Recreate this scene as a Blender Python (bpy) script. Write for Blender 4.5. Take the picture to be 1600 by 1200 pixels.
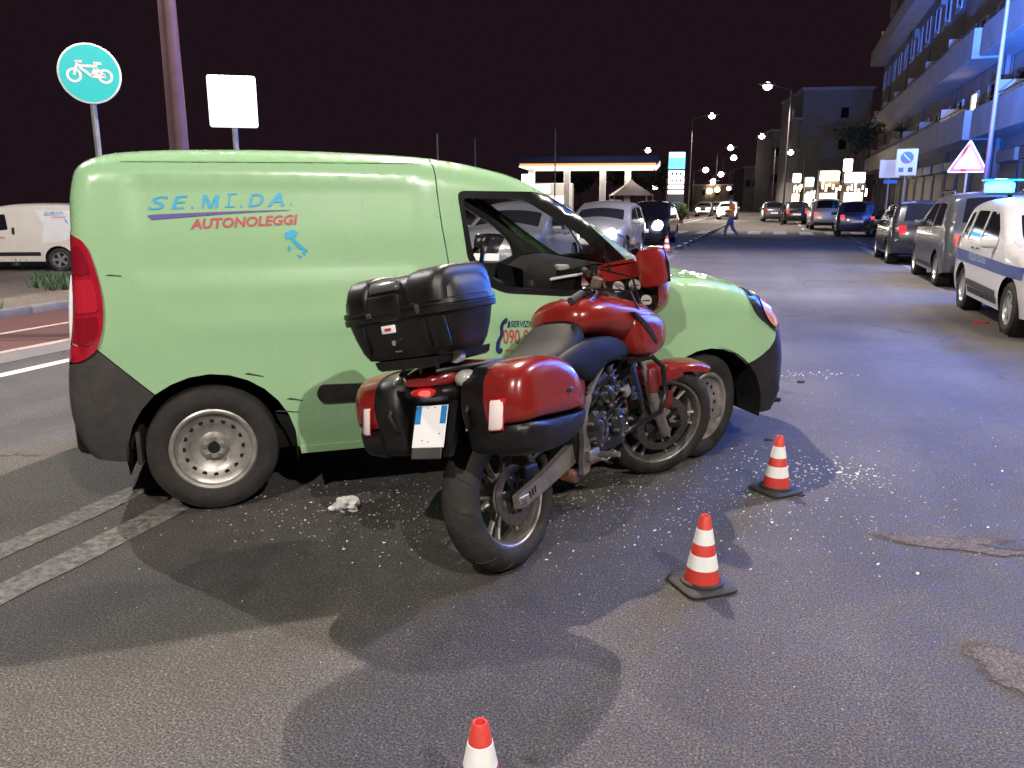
import bpy, bmesh, math, random
import numpy as np
from mathutils import Vector, Matrix, geometry

R = math.radians
S = bpy.context.scene
for o in list(bpy.data.objects):
    bpy.data.objects.remove(o)
COL = S.collection
rnd = random.Random(7)

# ------------------------------------------------------------------ camera
cam_d = bpy.data.cameras.new('camera')
cam = bpy.data.objects.new('camera', cam_d)
COL.objects.link(cam)
cam.location = (0, 0, 1.52)
cam.rotation_euler = (R(90 - 12.78), 0, 0)
cam_d.sensor_width = 36
cam_d.lens = 36 * 1256 / 1600
cam_d.clip_start = .05
cam_d.clip_end = 3000
S.camera = cam

# ------------------------------------------------------------------ world: night sky over a lit town
W = bpy.data.worlds.new('World')
S.world = W
W.use_nodes = True
nt = W.node_tree
bg = nt.nodes['Background']
sky = nt.nodes.new('ShaderNodeTexSky')
sky.sky_type = 'NISHITA'
sky.sun_disc = False
sky.sun_elevation = R(-6)
sky.sun_rotation = R(180)
mixn = nt.nodes.new('ShaderNodeMixRGB')
mixn.blend_type = 'ADD'
mixn.inputs[0].default_value = 1
mixn.inputs[2].default_value = (.135, .066, .095, 1)      # glow of the town in the air
nt.links.new(sky.outputs[0], mixn.inputs[1])
nt.links.new(mixn.outputs[0], bg.inputs[0])
bg.inputs[1].default_value = .085

# ------------------------------------------------------------------ sun: only a trace of moonlight
sun_d = bpy.data.lights.new('sun', 'SUN')
sun_d.energy = .04
sun_d.angle = R(.5)
sun_d.color = (.8, .88, 1)
sun = bpy.data.objects.new('sun', sun_d)
COL.objects.link(sun)
sun.rotation_euler = (R(50), 0, R(-160))

S.view_settings.view_transform = 'Standard'
S.view_settings.look = 'None'
S.view_settings.gamma = 1
S.view_settings.exposure = .12
S.cycles.use_denoising = True
S.cycles.max_bounces = 6
S.cycles.diffuse_bounces = 2
S.cycles.glossy_bounces = 3
S.cycles.transparent_max_bounces = 10
S.cycles.caustics_reflective = False
S.cycles.caustics_refractive = False
S.cycles.sample_clamp_indirect = 4

# street lamps light the place: (lamp head position, power in W, colour)
LAMP_W = 1.0
HEADS = {
    'behind_van': ((-.6, 9.6, 8.6), 4300, (1, .86, .73)),
    'far_right': ((6.6, 20.0, 9.0), 6000, (1, .9, .86)),
    'behind_camera': ((4.2, -6.0, 8.6), 3500, (1, .93, .86)),
    'added_fill_left': ((-3.4, -5.0, 8.6), 3100, (1, .92, .84)),  # added lamp: splits the frontal light so its shadows soften
    'right_kerb': ((7.6, 5.4, 9.0), 2100, (1, .86, .74)),
    'left_lot': ((-8.6, 9.5, 9.0), 3200, (.97, .94, .9)),
}

# ------------------------------------------------------------------ helpers
F_PX, H_CAM = 1256.0, 1.52
PIT = R(12.78)
_c, _s = math.cos(PIT), math.sin(PIT)


def ground(u, v, z=0.0):
    """Where the sight line of a place in the photograph meets the height z (used to lay the place out)."""
    x, y = (u - 800) / F_PX, (v - 600) / F_PX
    r = (x, _c - y * _s, -_s - y * _c)
    k = (z - H_CAM) / r[2]
    return Vector((k * r[0], k * r[1], z))


def at_depth(u, v, yy):
    x, y = (u - 800) / F_PX, (v - 600) / F_PX
    r = (x, _c - y * _s, -_s - y * _c)
    k = yy / r[1]
    return Vector((k * r[0], yy, H_CAM + k * r[2]))


def tag(o, label=None, cat=None, group=None, kind=None):
    if label:
        o['label'] = label
    if cat:
        o['category'] = cat
    if group:
        o['group'] = group
    if kind:
        o['kind'] = kind
    return o


def empty(name, label, cat, loc=(0, 0, 0), rz=0, group=None, mat=None):
    o = bpy.data.objects.new(name, None)
    COL.objects.link(o)
    o.empty_display_size = .1
    if mat is not None:
        o.matrix_world = mat
    else:
        o.location = loc
        o.rotation_euler = (0, 0, rz)
    return tag(o, label, cat, group)


def copy_tree(o, parent=None):
    cpy = o.copy()
    COL.objects.link(cpy)
    cpy.parent = parent
    for ch in list(o.children):
        copy_tree(ch, cpy)
    return cpy


def link_mesh(name, me, mat, parent=None, smooth=True, angle=35):
    if smooth:
        me.polygons.foreach_set('use_smooth', [True] * len(me.polygons))
        if angle < 180:
            me.set_sharp_from_angle(angle=R(angle))
    if mat is not None:
        me.materials.append(M[mat] if isinstance(mat, str) else mat)
    o = bpy.data.objects.new(name, me)
    COL.objects.link(o)
    if parent is not None:
        o.parent = parent
    return o


class MB:
    """Collects shapes into one mesh."""

    def __init__(self):
        self.v, self.f = [], []

    def add(self, vs, fs, mx=None):
        n = len(self.v)
        for p in vs:
            p = Vector(p)
            if mx is not None:
                p = mx @ p
            self.v.append((p.x, p.y, p.z))
        self.f += [tuple(i + n for i in f) for f in fs]
        return self

    def bm(self, b, mx=None):
        b.verts.ensure_lookup_table()
        for i, v in enumerate(b.verts):
            v.index = i
        self.add([v.co.copy() for v in b.verts], [[v.index for v in f.verts] for f in b.faces], mx)
        b.free()
        return self

    def box(self, c, s, r=0, seg=2, mx=None, rot=None):
        b = bmesh.new()
        bmesh.ops.create_cube(b, size=1)
        bmesh.ops.scale(b, vec=s, verts=b.verts)
        if r > 0:
            bmesh.ops.bevel(b, geom=list(b.edges), offset=min(r, min(s) * .49), segments=seg, affect='EDGES', profile=.5)
        t = Matrix.Translation(c)
        if rot is not None:
            t = t @ rot
        if mx is not None:
            t = mx @ t
        return self.bm(b, t)

    def cyl(self, p0, p1, r0, r1=None, n=16, caps=True, mx=None):
        r1 = r0 if r1 is None else r1
        p0, p1 = Vector(p0), Vector(p1)
        z = (p1 - p0).normalized()
        x = z.orthogonal().normalized()
        y = z.cross(x)
        vs, fs = [], []
        for i in range(n):
            a = 2 * math.pi * i / n
            d = x * math.cos(a) + y * math.sin(a)
            vs += [p0 + d * r0, p1 + d * r1]
        for i in range(n):
            j = (i + 1) % n
            fs.append((2 * i, 2 * j, 2 * j + 1, 2 * i + 1))
        if caps:
            fs.append(tuple(2 * i for i in range(n))[::-1])
            fs.append(tuple(2 * i + 1 for i in range(n)))
        return self.add(vs, fs, mx)

    def tube(self, pts, r, n=8, mx=None, closed=False):
        pts = [Vector(p) for p in pts]
        m = len(pts)
        rs = r if isinstance(r, (list, tuple)) else [r] * m
        vs, fs = [], []
        prev = None
        for i, p in enumerate(pts):
            a = pts[(i - 1) % m] if (i or closed) else p
            b = pts[(i + 1) % m] if (i < m - 1 or closed) else p
            t = (b - a).normalized()
            if prev is None:
                x = t.orthogonal().normalized()
            else:
                x = (prev - t * prev.dot(t)).normalized()
            prev = x
            y = t.cross(x)
            for k in range(n):
                an = 2 * math.pi * k / n
                vs.append(p + (x * math.cos(an) + y * math.sin(an)) * rs[i])
        for i in range(m if closed else m - 1):
            i2 = (i + 1) % m
            for k in range(n):
                k2 = (k + 1) % n
                fs.append((i * n + k, i * n + k2, i2 * n + k2, i2 * n + k))
        if not closed:
            fs.append(tuple(range(n))[::-1])
            fs.append(tuple((m - 1) * n + k for k in range(n)))
        return self.add(vs, fs, mx)

    def lathe(self, prof, n=48, axis='y', mx=None, closed=False):
        """prof: (radius, height along axis) pairs."""
        vs, fs = [], []
        m = len(prof)
        for i in range(n):
            a = 2 * math.pi * i / n
            ca, sa = math.cos(a), math.sin(a)
            for r, h in prof:
                if axis == 'y':
                    vs.append((r * ca, h, r * sa))
                elif axis == 'z':
                    vs.append((r * ca, r * sa, h))
                else:
                    vs.append((h, r * ca, r * sa))
        for i in range(n):
            j = (i + 1) % n
            for k in range(m if closed else m - 1):
                k2 = (k + 1) % m
                f = (i * m + k, i * m + k2, j * m + k2, j * m + k)
                fs.append(f if axis == 'y' else f[::-1])
        return self.add(vs, fs, mx)

    def loft(self, secs, caps=True, mx=None):
        n = len(secs[0])
        vs = [p for s_ in secs for p in s_]
        fs = []
        for i in range(len(secs) - 1):
            for k in range(n):
                k2 = (k + 1) % n
                fs.append((i * n + k, i * n + k2, (i + 1) * n + k2, (i + 1) * n + k))
        if caps:
            fs.append(tuple(range(n))[::-1])
            fs.append(tuple((len(secs) - 1) * n + k for k in range(n)))
        return self.add(vs, fs, mx)

    def prism(self, poly, a, b, plane='xz', mx=None):
        """polygon extruded from a to b along the axis left over."""
        def P(p, h):
            return {'xz': (p[0], h, p[1]), 'xy': (p[0], p[1], h), 'yz': (h, p[0], p[1])}[plane]
        n = len(poly)
        vs = [P(p, a) for p in poly] + [P(p, b) for p in poly]
        fs = [tuple(range(n))[::-1], tuple(range(n, 2 * n))]
        for k in range(n):
            k2 = (k + 1) % n
            fs.append((k, k2, n + k2, n + k))
        return self.add(vs, fs, mx)

    def build(self, name, mat, parent=None, smooth=True, angle=35, fix=True):
        me = bpy.data.meshes.new(name)
        me.from_pydata(self.v, [], self.f)
        if fix:
            b = bmesh.new()
            b.from_mesh(me)
            bmesh.ops.recalc_face_normals(b, faces=b.faces)
            b.to_mesh(me)
            b.free()
        me.update()
        return link_mesh(name, me, mat, parent, smooth, angle)


def sup(x, zc, hz, w, e=2.6, n=28, yc=0.0):
    """superellipse section in the yz plane at x"""
    out = []
    for i in range(n):
        a = 2 * math.pi * i / n
        ca, sa = math.cos(a), math.sin(a)
        out.append((x, yc + w * math.copysign(abs(ca) ** (2 / e), ca), zc + hz * math.copysign(abs(sa) ** (2 / e), sa)))
    return out


def lerp_tab(tab, x):
    if x <= tab[0][0]:
        return tab[0][1]
    for (a, va), (b, vb) in zip(tab, tab[1:]):
        if x <= b:
            return va + (vb - va) * (x - a) / (b - a)
    return tab[-1][1]


def smooth_poly(pts, n=6, closed=False):
    """Catmull-Rom through 2-D points"""
    pts = [Vector(p) for p in pts]
    out = []
    m = len(pts)
    rng = range(m) if closed else range(m - 1)
    for i in rng:
        if closed:
            p0, p1, p2, p3 = pts[(i - 1) % m], pts[i], pts[(i + 1) % m], pts[(i + 2) % m]
        else:
            p0, p1, p2, p3 = pts[max(i - 1, 0)], pts[i], pts[i + 1], pts[min(i + 2, m - 1)]
        for k in range(n):
            t = k / n
            out.append(.5 * ((2 * p1) + (p2 - p0) * t + (2 * p0 - 5 * p1 + 4 * p2 - p3) * t * t + (3 * p1 - p0 - 3 * p2 + p3) * t ** 3))
    if not closed:
        out.append(pts[-1])
    return [tuple(p) for p in out]


def round_poly(pts, r, n=5):
    """round the corners of a 2-D polygon; r may be a list"""
    m = len(pts)
    out = []
    for i in range(m):
        p = Vector(pts[i])
        a = Vector(pts[i - 1]) - p
        b = Vector(pts[(i + 1) % m]) - p
        rr = r[i] if isinstance(r, (list, tuple)) else r
        rr = min(rr, a.length * .48, b.length * .48)
        if rr <= 1e-5:
            out.append(tuple(p))
            continue
        s_, e_ = p + a.normalized() * rr, p + b.normalized() * rr
        for k in range(n + 1):
            t = k / n
            out.append(tuple(s_ * (1 - t) ** 2 + p * 2 * t * (1 - t) + e_ * t * t))
    return out


def densify(poly, d, closed=True):
    out = []
    m = len(poly)
    for i in range(m if closed else m - 1):
        a, b = Vector(poly[i]), Vector(poly[(i + 1) % m])
        k = max(1, int(math.ceil((b - a).length / d)))
        for j in range(k):
            out.append(tuple(a.lerp(b, j / k)))
    if not closed:
        out.append(tuple(poly[-1]))
    return out


def in_poly(P, poly):
    P = np.asarray(P, float)
    x, y = P[:, 0], P[:, 1]
    ins = np.zeros(len(P), bool)
    q = np.asarray(poly, float)
    a = q
    b = np.roll(q, -1, 0)
    for (x0, y0), (x1, y1) in zip(a, b):
        if y0 == y1:
            continue
        c_ = ((y0 > y) != (y1 > y)) & (x < (x1 - x0) * (y - y0) / (y1 - y0) + x0)
        ins ^= c_
    return ins


def seg_dist(P, poly, closed=True):
    P = np.asarray(P, float)
    q = np.asarray(poly, float)
    a = q if closed else q[:-1]
    b = np.roll(q, -1, 0) if closed else q[1:]
    best = np.full(len(P), 1e9)
    idx = np.zeros(len(P), int)
    tt = np.zeros(len(P))
    for i, (p0, p1) in enumerate(zip(a, b)):
        d = p1 - p0
        L2 = max(d @ d, 1e-12)
        t = np.clip(((P - p0) @ d) / L2, 0, 1)
        e = np.hypot(*(P - (p0 + t[:, None] * d)).T)
        m = e < best
        best[m] = e[m]
        idx[m] = i
        tt[m] = t[m]
    return best, idx, tt


def cdt_patch(poly, holes=(), grid=.04, extra=()):
    """triangulate a 2-D region with inner points so that it can follow a curved surface"""
    loops = [densify(poly, grid)] + [densify(h, grid) for h in holes]
    pts, edges = [], []
    for lp in loops:
        n = len(pts)
        pts += lp
        edges += [(n + i, n + (i + 1) % len(lp)) for i in range(len(lp))]
    q = np.asarray(poly)
    x0, y0 = q.min(0)
    x1, y1 = q.max(0)
    gx, gy = np.meshgrid(np.arange(x0 + grid * .5, x1, grid), np.arange(y0 + grid * .5, y1, grid))
    G = np.stack([gx.ravel(), gy.ravel()], 1)
    if len(extra):
        G = np.vstack([G, np.asarray(extra)])
    if len(G):
        keep = in_poly(G, poly)
        for h in holes:
            keep &= ~in_poly(G, h)
        G = G[keep]
        for lp in loops:
            if len(G):
                d, _, _ = seg_dist(G, lp)
                G = G[d > min(grid * .3, .006)]
    pts = [Vector(p[:2]) for p in pts] + [Vector(p) for p in G]
    vo, eo, fo, *_ = geometry.delaunay_2d_cdt(pts, edges, [], 0, 1e-6)
    V2 = np.array([(v.x, v.y) for v in vo])
    Fc = [tuple(f) for f in fo]
    C = np.array([V2[list(f)].mean(0) for f in Fc])
    keep = in_poly(C, poly)
    for h in holes:
        keep &= ~in_poly(C, h)
    out = []
    for f, k in zip(Fc, keep):
        if not k:
            continue
        a, b, c_ = (V2[i] for i in f)
        cr = (b[0] - a[0]) * (c_[1] - a[1]) - (b[1] - a[1]) * (c_[0] - a[0])
        out.append(f if cr > 0 else f[::-1])
    return V2, out


def boundary_edges(F):
    cnt = {}
    for f in F:
        for i in range(len(f)):
            a, b = f[i], f[(i + 1) % len(f)]
            cnt[(a, b)] = 1
    return [(a, b) for (a, b) in cnt if (b, a) not in cnt]


def text_mesh(txt, size=1.0, shear=0.0, bold=0.0, align='LEFT', space=1.0):
    cu = bpy.data.curves.new('txt', 'FONT')
    cu.body = txt
    cu.size = size
    cu.shear = shear
    cu.offset = bold
    cu.space_character = space
    cu.align_x = align
    cu.resolution_u = 3
    ob = bpy.data.objects.new('txt', cu)
    COL.objects.link(ob)
    dg = bpy.context.evaluated_depsgraph_get()
    dg.update()
    me = bpy.data.meshes.new_from_object(ob.evaluated_get(dg))
    bpy.data.objects.remove(ob)
    V = [(v.co.x, v.co.y) for v in me.vertices]
    Fc = [tuple(p.vertices) for p in me.polygons]
    bpy.data.meshes.remove(me)
    return V, Fc


# ------------------------------------------------------------------ materials
M = {}


def mat(name, col, rough=.5, metal=0.0, coat=0.0, emit=0.0, emit_col=None, spec=.5, noise=0.0, nscale=6.0, bump=0.0, bscale=60.0,
        rvar=0.0, alpha=1.0, trans=0.0, dirt=0.0):
    m = bpy.data.materials.new(name)
    m.use_nodes = True
    t = m.node_tree
    p = t.nodes['Principled BSDF']
    p.inputs['Base Color'].default_value = (*col, 1)
    p.inputs['Roughness'].default_value = rough
    p.inputs['Metallic'].default_value = metal
    p.inputs['Coat Weight'].default_value = coat
    p.inputs['Coat Roughness'].default_value = .06
    p.inputs['Specular IOR Level'].default_value = spec
    p.inputs['Alpha'].default_value = alpha
    p.inputs['Transmission Weight'].default_value = trans
    if emit:
        p.inputs['Emission Color'].default_value = (*(emit_col or col), 1)
        p.inputs['Emission Strength'].default_value = emit
        m.cycles.emission_sampling = 'NONE'
    if noise or bump or rvar or dirt:
        tc = t.nodes.new('ShaderNodeTexCoord')
    if noise:
        n = t.nodes.new('ShaderNodeTexNoise')
        n.inputs['Scale'].default_value = nscale
        n.inputs['Detail'].default_value = 6
        n.inputs['Roughness'].default_value = .65
        t.links.new(tc.outputs['Object'], n.inputs['Vector'])
        mr = t.nodes.new('ShaderNodeMapRange')
        mr.inputs[1].default_value = .3
        mr.inputs[2].default_value = .7
        mr.inputs[3].default_value = 1 - noise
        mr.inputs[4].default_value = 1 + noise
        t.links.new(n.outputs[0], mr.inputs[0])
        mx = t.nodes.new('ShaderNodeVectorMath')
        mx.operation = 'SCALE'
        mx.inputs[0].default_value = col
        t.links.new(mr.outputs[0], mx.inputs['Scale'])
        t.links.new(mx.outputs[0], p.inputs['Base Color'])
        if rvar:
            m2 = t.nodes.new('ShaderNodeMapRange')
            m2.inputs[1].default_value = .3
            m2.inputs[2].default_value = .7
            m2.inputs[3].default_value = max(.02, rough - rvar)
            m2.inputs[4].default_value = min(1, rough + rvar)
            t.links.new(n.outputs[0], m2.inputs[0])
            t.links.new(m2.outputs[0], p.inputs['Roughness'])
    if bump:
        b = t.nodes.new('ShaderNodeTexNoise')
        b.inputs['Scale'].default_value = bscale
        b.inputs['Detail'].default_value = 4
        t.links.new(tc.outputs['Object'], b.inputs['Vector'])
        bn = t.nodes.new('ShaderNodeBump')
        bn.inputs['Strength'].default_value = bump
        bn.inputs['Distance'].default_value = .02
        t.links.new(b.outputs[0], bn.inputs['Height'])
        t.links.new(bn.outputs[0], p.inputs['Normal'])
    M[name] = m
    return m


def glass_mat(name, tint, refl=.5, see=.8):
    """thin pane: clear or tinted sheet with a fresnel reflection"""
    m = bpy.data.materials.new(name)
    m.use_nodes = True
    t = m.node_tree
    t.nodes.remove(t.nodes['Principled BSDF'])
    out = t.nodes['Material Output']
    tr = t.nodes.new('ShaderNodeBsdfTransparent')
    tr.inputs[0].default_value = (*[c * see for c in tint], 1)
    gl = t.nodes.new('ShaderNodeBsdfGlossy')
    gl.inputs['Roughness'].default_value = .03
    gl.inputs['Color'].default_value = (.95, .95, .95, 1)
    fr = t.nodes.new('ShaderNodeLayerWeight')
    fr.inputs[0].default_value = .5
    pw_ = t.nodes.new('ShaderNodeMath')
    pw_.operation = 'POWER'
    pw_.inputs[1].default_value = 4.5
    t.links.new(fr.outputs['Facing'], pw_.inputs[0])
    ad = t.nodes.new('ShaderNodeMath')
    ad.operation = 'MULTIPLY_ADD'
    ad.inputs[1].default_value = refl
    ad.inputs[2].default_value = .045
    t.links.new(pw_.outputs[0], ad.inputs[0])
    mx = t.nodes.new('ShaderNodeMixShader')
    t.links.new(ad.outputs[0], mx.inputs[0])
    t.links.new(tr.outputs[0], mx.inputs[1])
    t.links.new(gl.outputs[0], mx.inputs[2])
    t.links.new(mx.outputs[0], out.inputs[0])
    M[name] = m
    return m


mat('green_paint', (.335, .565, .31), .28, coat=.8, noise=.02, nscale=2.2, rvar=.04)
mat('black_plastic', (.013, .012, .012), .55, noise=.25, nscale=9, bump=.12, bscale=400, rvar=.1)
mat('grey_plastic', (.040, .037, .035), .6, noise=.2, nscale=8, bump=.15, bscale=300)
mat('gloss_black', (.012, .012, .013), .18, coat=.4)
mat('case_black', (.0065, .0062, .0065), .38, noise=.25, nscale=14, bump=.1, bscale=700, rvar=.06)
mat('rubber', (.028, .026, .025), .75, noise=.35, nscale=10, bump=.2, bscale=180)
mat('tyre_dusty', (.024, .021, .019), .85, noise=.4, nscale=8, bump=.2, bscale=150)
mat('steel_rim', (.42, .40, .37), .42, metal=.6, noise=.18, nscale=12, rvar=.12)
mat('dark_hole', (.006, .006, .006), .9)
mat('moto_red', (.215, .013, .011), .25, coat=.7, noise=.1, nscale=3, rvar=.05)
mat('moto_red_dark', (.12, .012, .012), .3, coat=.4)
mat('seat_black', (.005, .005, .0055), .62, spec=.25, noise=.2, nscale=20, bump=.15, bscale=500)
mat('alu', (.42, .40, .38), .38, metal=.85, noise=.2, nscale=25, rvar=.12)
mat('alu_dull', (.22, .20, .185), .5, metal=.5, noise=.3, nscale=14, rvar=.1)
mat('alloy_wheel', (.34, .315, .285), .45, metal=.4, noise=.2, nscale=20, rvar=.1)
mat('engine_black', (.011, .011, .012), .4, noise=.35, nscale=30, bump=.2, bscale=120)
mat('rust', (.22, .1, .055), .7, noise=.45, nscale=25)
mat('rim_dark', (.075, .066, .058), .55, metal=.2, noise=.3, nscale=18)
mat('disc_steel', (.20, .185, .17), .35, metal=.9, noise=.25, nscale=40)
mat('chrome', (.75, .74, .72), .12, metal=1)
mat('white_reflector', (.88, .88, .87), .4)
mat('red_lens', (.55, .02, .025), .12, coat=.8)
mat('red_lens_dark', (.26, .008, .02), .10, coat=1)
mat('red_lens_mid', (.50, .018, .035), .10, coat=1)
mat('red_lamp_lit', (.9, .05, .04), .3, emit=2.5, emit_col=(1, .05, .04))
mat('tail_lens', (.40, .012, .03), .1, coat=1, noise=.25, nscale=14)
mat('clear_lens', (.5, .49, .47), .1, coat=.8, metal=.3)
mat('orange_lens', (.75, .28, .18), .12, coat=.8)
mat('plate_white', (.9, .9, .9), .45)
mat('plate_blue', (.02, .22, .55), .45)
mat('gauge_white', (.62, .6, .55), .5)
mat('gauge_needle', (.02, .02, .02), .6)
mat('decal_cyan', (.03, .40, .68), .4)
mat('decal_purple', (.10, .07, .30), .4)
mat('decal_red', (.50, .06, .09), .4)
mat('decal_navy', (.02, .03, .12), .4)
mat('cone_red', (.62, .05, .035), .5, noise=.15, nscale=12, rvar=.1)
mat('cone_white', (.9, .9, .88), .5, noise=.07, nscale=30)
mat('cone_base', (.03, .028, .027), .7, noise=.3, nscale=20)
mat('tissue', (.86, .85, .82), .9)
mat('van_inner', (.032, .030, .028), .7, noise=.15, nscale=6)
mat('van_cloth', (.05, .05, .055), .9, noise=.2, nscale=20)
mat('headliner', (.42, .40, .37), .8)
mat('dash', (.009, .009, .009), .9, spec=.12, bump=.1, bscale=500)
mat('mirror_glass', (.85, .86, .88), .03, metal=1)
mat('paint_white', (.8, .8, .8), .35, coat=.5, noise=.05, nscale=3)
mat('paint_police', (.50, .50, .52), .35, coat=.5, noise=.05, nscale=3)
mat('paint_cream', (.72, .68, .6), .35, coat=.5, noise=.05, nscale=3)
mat('paint_silver', (.24, .24, .25), .32, metal=.35, coat=.6, noise=.05, nscale=3)
mat('paint_beige', (.48, .44, .42), .32, metal=.3, coat=.6, noise=.05, nscale=3)
mat('paint_grey', (.085, .088, .098), .3, metal=.4, coat=.6, noise=.05, nscale=3)
mat('paint_black', (.015, .015, .017), .25, coat=.8)
mat('paint_blue', (.025, .035, .09), .28, coat=.8, metal=.2)
mat('car_glass', (.012, .013, .016), .05, coat=.5)
mat('police_blue', (.03, .06, .22), .4)
mat('hub_silver', (.45, .45, .46), .35, metal=.7)
mat('lamp_white', (1, 1, 1), .3, emit=30, emit_col=(1, .93, .84))
mat('headlight_lit', (1, 1, 1), .3, emit=40, emit_col=(1, .93, .82))
mat('headlight_dim', (.8, .78, .72), .2, emit=1.4, emit_col=(1, .88, .72))
mat('lamp_warm', (1, .8, .6), .3, emit=18, emit_col=(1, .72, .42))
mat('sign_lit', (1, 1, 1), .4, emit=5, emit_col=(1, .97, .9))
mat('sign_box_glow', (.9, .92, .95), .4, emit=1.1, emit_col=(.92, .96, 1))  # emission added to brighten the white sign plate
mat('sign_lit_blue', (.1, .5, .9), .4, emit=2.2, emit_col=(.12, .55, 1))
mat('canopy_band', (1, .45, .15), .4, emit=1.5, emit_col=(1, .36, .12))
mat('canopy_under', (.7, .66, .6), .5, emit=1.3, emit_col=(1, .86, .7))
mat('blue_lamp', (.1, .4, 1), .3, emit=14, emit_col=(.03, .55, 1))
mat('blue_lamp_core', (.8, .95, 1), .3, emit=60, emit_col=(.65, .93, 1))
mat('light_bar_cover', (.02, .25, .6), .15, coat=.5, emit=1.6, emit_col=(.0, .62, .9))
mat('pole_red', (.085, .035, .045), .6, noise=.2, nscale=5)
mat('pole_grey', (.30, .30, .31), .5, metal=.4, noise=.2, nscale=8)
mat('pole_dark', (.06, .045, .045), .6)
mat('sign_white', (.92, .92, .92), .45)
mat('sign_cyan', (.0, .66, .66), .4)
mat('sign_red', (.55, .04, .05), .4)
mat('sign_blue', (.03, .2, .55), .4)
mat('sign_back', (.2, .2, .2), .6)
mat('facade_a', (.30, .28, .29), .85, noise=.22, nscale=.7)
mat('facade_b', (.22, .19, .19), .85, noise=.22, nscale=.6)
mat('facade_c', (.27, .265, .26), .85, noise=.12, nscale=.5)
mat('parapet', (.42, .41, .42), .8, noise=.15, nscale=.9)
mat('shutter', (.10, .10, .11), .6, metal=.3)
mat('frame_dark', (.05, .05, .055), .6)
mat('pane', (.015, .017, .02), .06)
mat('pane_lit', (.9, .7, .45), .3, emit=3, emit_col=(1, .78, .5))
mat('awning_dark', (.035, .03, .03), .8)
mat('canopy_blue', (.02, .035, .12), .5)
mat('column_white', (.72, .72, .7), .5, emit=0)
mat('skin', (.42, .26, .19), .6)
mat('hivis', (.65, .20, .03), .7, noise=.15, nscale=15)
mat('jeans', (.045, .065, .13), .85, noise=.2, nscale=25)
mat('shoe_dark', (.04, .04, .045), .6)
mat('hair_dark', (.02, .015, .012), .7)
mat('leaf', (.05, .085, .03), .8, noise=.4, nscale=6)
mat('leaf_dark', (.03, .05, .025), .8, noise=.4, nscale=6)
mat('bark', (.07, .05, .035), .9)
mat('tail_lit', (.6, .03, .03), .25, emit=1.2, emit_col=(1, .06, .05))
glass_mat('clear_glass', (.95, .97, .96), see=.93)
glass_mat('screen_glass', (.78, .72, .74), see=.85)


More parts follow.
